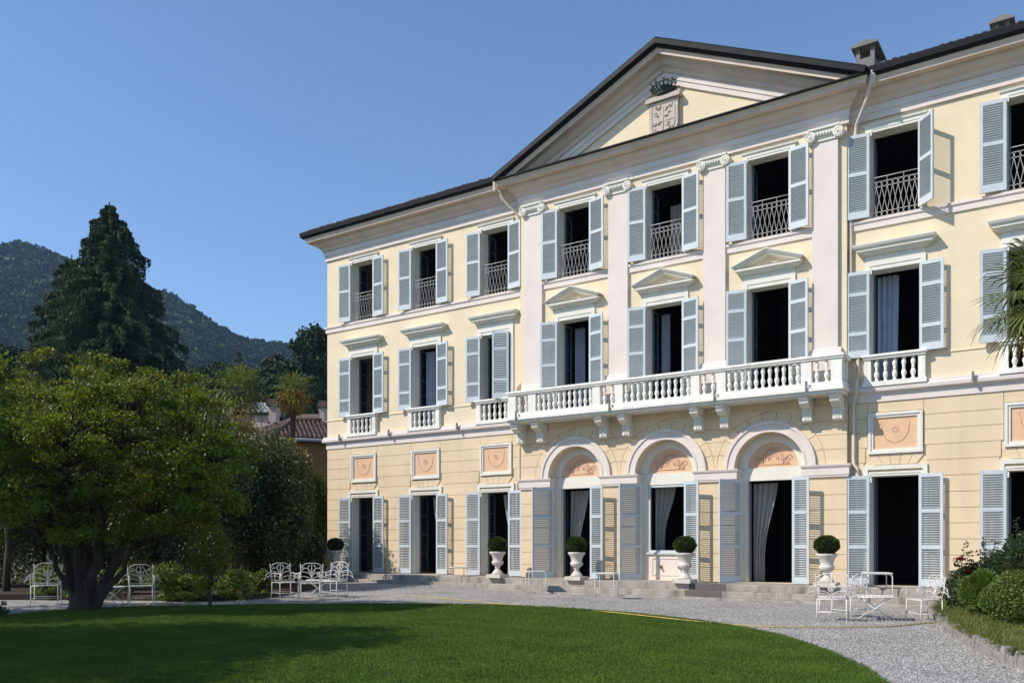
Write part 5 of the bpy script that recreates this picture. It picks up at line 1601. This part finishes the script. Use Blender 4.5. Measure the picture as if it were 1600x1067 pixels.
# walls: two faces meeting at pixel x=430
e1 = (u * .93 + f_ * .37).normalized(); e2 = (-u * .80 + f_ * .60).normalized()
zt = at(430, 684, 60).z; k0 = Vector((c_.x, c_.y, 0))
A1, B1 = k0 + e1 * 9, k0 + e2 * 7; C1 = A1 + e2 * 7
mb = MB()
for p, q in ((k0, A1), (A1, C1), (C1, B1), (B1, k0)): mb.add([p, q, q + Vector((0, 0, zt)), p + Vector((0, 0, zt))], [(0, 1, 2, 3)])
mb.build('wall', M['ochre'], h1)
ov = .7
k0o, A1o, B1o, C1o = k0 - (e1 + e2) * ov, A1 + (e1 - e2) * ov, B1 + (e2 - e1) * ov, C1 + (e1 + e2) * ov
ez = Vector((0, 0, zt)); rz1 = k0 + (e1 + e2) * 3.5 + Vector((0, 0, zt + 1.7)); rz2 = A1 + (e2 - e1) * 3.5 + Vector((0, 0, zt + 1.7))
mb = MB(); mb.add([k0o + ez, A1o + ez, C1o + ez, B1o + ez, rz1, rz2], [(0, 1, 5, 4), (1, 2, 5), (2, 3, 4, 5), (3, 0, 4), (3, 2, 1, 0)])
rf = mb.build('roof', M['farroof'], h1)
mb = MB(); mb.tube([k0o + ez - Vector((0, 0, .12)), A1o + ez - Vector((0, 0, .12))], .14, 6); mb.tube([k0o + ez - Vector((0, 0, .12)), B1o + ez - Vector((0, 0, .12))], .14, 6); mb.build('eave', M['fargrey'], h1)
mb = MB()


def tile_rows(mb, p0, p1, q0, q1, step=.32, rseed=0):
    "p0->p1 eave, q0->q1 ridge (may be shorter)"
    rg = random.Random(rseed); L = (p1 - p0).length; n_ = int(L / step); run_ = (p1 - p0).normalized()
    slope = None
    for k in range(n_):
        a = p0 + run_ * (k + .5) * step
        # go up perpendicular to the eave in the roof plane until the hip
        m_ = (q0 + q1) / 2 - (p0 + p1) / 2; m_ = m_ - run_ * m_.dot(run_); Lu = m_.length; up_ = m_ / Lu
        s = (k + .5) / n_
        sq0 = (q0 - p0).dot(run_) / L; sq1 = (q1 - p0).dot(run_) / L
        lim = 1.0
        if s < sq0: lim = s / sq0
        if s > sq1: lim = (1 - s) / (1 - sq1)
        nseg = max(1, int(Lu * lim / .45))
        for j in range(nseg):
            b = a + up_ * (Lu * lim * j / nseg) + Vector((0, 0, .05 + rg.uniform(0, .03))); e = a + up_ * (Lu * lim * (j + 1) / nseg) + Vector((0, 0, .03))
            mb.tube([b, e], [.13, .10], 5)


tile_rows(mb, k0o + ez, A1o + ez, rz1, rz2); tile_rows(mb, B1o + ez, k0o + ez, rz1, rz1 + (k0o - B1o).normalized() * .01, rseed=2)
mb.tube([k0o + ez + Vector((0, 0, .1)), rz1 + Vector((0, 0, .1))], .16, 6); mb.tube([rz1 + Vector((0, 0, .1)), rz2 + Vector((0, 0, .1))], .16, 6)
o = mb.build('roof_tiles', M['farroof'], rf); o['kind'] = 'stuff'


def block(name, px0, px1, pyt, d, depth, m, label, cat='house', zb=0.0, roof=None, extra=None, turn=0.0):
    a, b = at(px0, pyt, d), at(px1, pyt, d); root = empty(name, ((a.x + b.x) / 2, (a.y + b.y) / 2, zb), HEAD + turn); tag(root, label, cat)
    w_ = (b - a).length / 2; h_ = a.z - zb
    MB().box(-w_, w_, 0, depth, 0, h_).build('wall', M[m], root, local=True)
    if roof:
        mb = MB(); o_ = .5; r1 = h_ + roof
        mb.add([(-w_ - o_, -o_, h_), (w_ + o_, -o_, h_), (w_ + o_, depth + o_, h_), (-w_ - o_, depth + o_, h_), (-w_ * .4, depth / 2, r1), (w_ * .4, depth / 2, r1)], [(0, 1, 5, 4), (1, 2, 5), (2, 3, 4, 5), (3, 0, 4), (3, 2, 1, 0)])
        mb.build('roof', M['farroof'], root, local=True)
    if extra: extra(root, w_, h_)
    return root


def ex1(root, w_, h_):
    MB().box(-w_ - .3, w_ + .3, -.6, 8.2, h_ + .001, h_ + 1.0).build('parapet', M['farwhite'], root, local=True)
    for x in (-.1, .45): MB().box(w_ * x, w_ * x + .9, -.25, -.01, h_ - 3.2, h_ - .3).build('pillar', M['farpink'], root, local=True)
    MB().box(w_ * -.2, w_ * .6, -.3, -.02, h_ - .29, h_ - .01).build('lintel', M['farroof'], root, local=True)
    MB().box(-w_ * .8, w_ * .9, -.45, -.26, h_ - 4.2, h_ - 3.4).build('ledge', M['farwhite'], root, local=True)


block('white_house', 372, 424, 645, 92, 8, 'fargrey', 'white flat topped house with pink pillars beyond the ochre roof', extra=ex1)
block('chimney_house', 424, 520, 668, 84, 9, 'fargrey', 'grey house with brown roof mostly hidden behind the palm', roof=2.0)
block('far_house', 476, 512, 652, 100, 8, 'fargrey', 'small distant house with brown roof beside the villa corner', roof=1.6)


def cap(root, w_, h_): MB().box(-w_ - .2, w_ + .2, -.2, 1.4, h_ + .001, h_ + .35).box(-w_ - .1, w_ + .1, -.1, 1.3, h_ + .351, h_ + .6).build('chimney_cap', M['farroof'], root, local=True)


block('brick_chimney', 420, 431, 634, 75, 1.2, 'farpink', 'pale chimney with brown cap right of the white house', 'chimney', 4.0, extra=cap)
block('brick_chimney', 500, 507, 636, 80, 1.2, 'farpink', 'pale chimney with dark cap beside the villa corner', 'chimney', 4.0, extra=cap)

# ================================================================== wooded hill
HK = [(-900, 330), (-500, 345), (-200, 352), (-60, 362), (0, 377), (60, 386), (110, 402), (170, 428), (255, 455), (300, 480), (350, 503), (400, 523), (450, 536), (520, 556), (640, 600), (800, 680), (1000, 760), (1300, 810)]
D0, D1 = 300.0, 760.0


def hill_h(px, d):
    ridge = np.interp(px, [q[0] for q in HK], [q[1] for q in HK]); H1 = CAM_H + (HY - ridge - 4) / F_PX * D1 - 11
    t = np.clip((d - D0) / (D1 - D0), 0, 1); t2 = np.clip((d - D1) / 500, 0, 1)
    g_ = (t ** 1.15) * (1 - .8 * t2 ** 2)
    return H1 * g_ + 9 * np.sin(px * .021 + d * .013) * t * (1 - t) * 2 + 5 * np.sin(px * .05 - d * .02) * t * (1 - t) * 2


pxs = np.linspace(-900, 1300, 90); ds = np.concatenate([np.linspace(D0, D1, 26), np.linspace(D1 + 40, D1 + 500, 8)])
mb = MB(); vs = []
for d in ds:
    for p_ in pxs:
        q = at(p_, HY, d); vs.append((q.x, q.y, float(hill_h(p_, d)) - .03))
nn_ = len(pxs)
mb.add(vs, [(j * nn_ + i, j * nn_ + i + 1, (j + 1) * nn_ + i + 1, (j + 1) * nn_ + i) for j in range(len(ds) - 1) for i in range(nn_ - 1)], True)
tag(mb.build('hill', M['hill']), kind='structure')
crowns = []
for q in range(5):
    ng = np.random.default_rng(600 + q)
    cl = env_clumps((0, 0, 3.6), (3.6, 3.6, 3.2), 34, ng, .25)
    P = np.concatenate([ball_pts(c_, (1.3, 1.3, 1.0), 26, ng, .4) for c_ in cl])
    me = leaf_mesh('crown', P, 1.1, M['l_hill'], q, .1, .8, .8)
    crowns.append(bpy.data.objects.new('crown', me))
N = 11000
tp_ = rng.uniform(-420, 620, N); td = D0 + 5 + (D1 - D0 + 30) * rng.random(N) ** .85
hh = hill_h(tp_, td); k = (tp_ - CX) / F_PX
X = (FW[0] + k * RT[0]) * td; Y = (FW[1] + k * RT[1]) * td - DIST
o = scatter('hill_forest', crowns, np.stack([X, Y, hh - 1.2], 1), rng.uniform(.7, 2.1, N) * (1 + .25 * np.sin(tp_ * .03)), tilt=.12, seed=8)
tag(o, 'dense dark green forest covering the hillside', 'forest', kind='stuff')

# ================================================================== haze
mb = MB(); mb.box(-1400, 420, -420, 1420, -1.2, 330)
hz = mb.build('haze', M['dark']); hz.data.materials.clear()
hm = bpy.data.materials.new('haze'); hm.use_nodes = True; hn = hm.node_tree
for x in list(hn.nodes): hn.nodes.remove(x)
pv = hn.nodes.new('ShaderNodeVolumePrincipled'); pv.inputs['Color'].default_value = (.42, .66, 1.0, 1); pv.inputs['Density'].default_value = 0.00015; pv.inputs['Anisotropy'].default_value = 0.2
ou = hn.nodes.new('ShaderNodeOutputMaterial'); hn.links.new(pv.outputs[0], ou.inputs['Volume']); hz.data.materials.append(hm)
tag(hz, 'thin blue summer haze in the air', 'haze', kind='stuff')
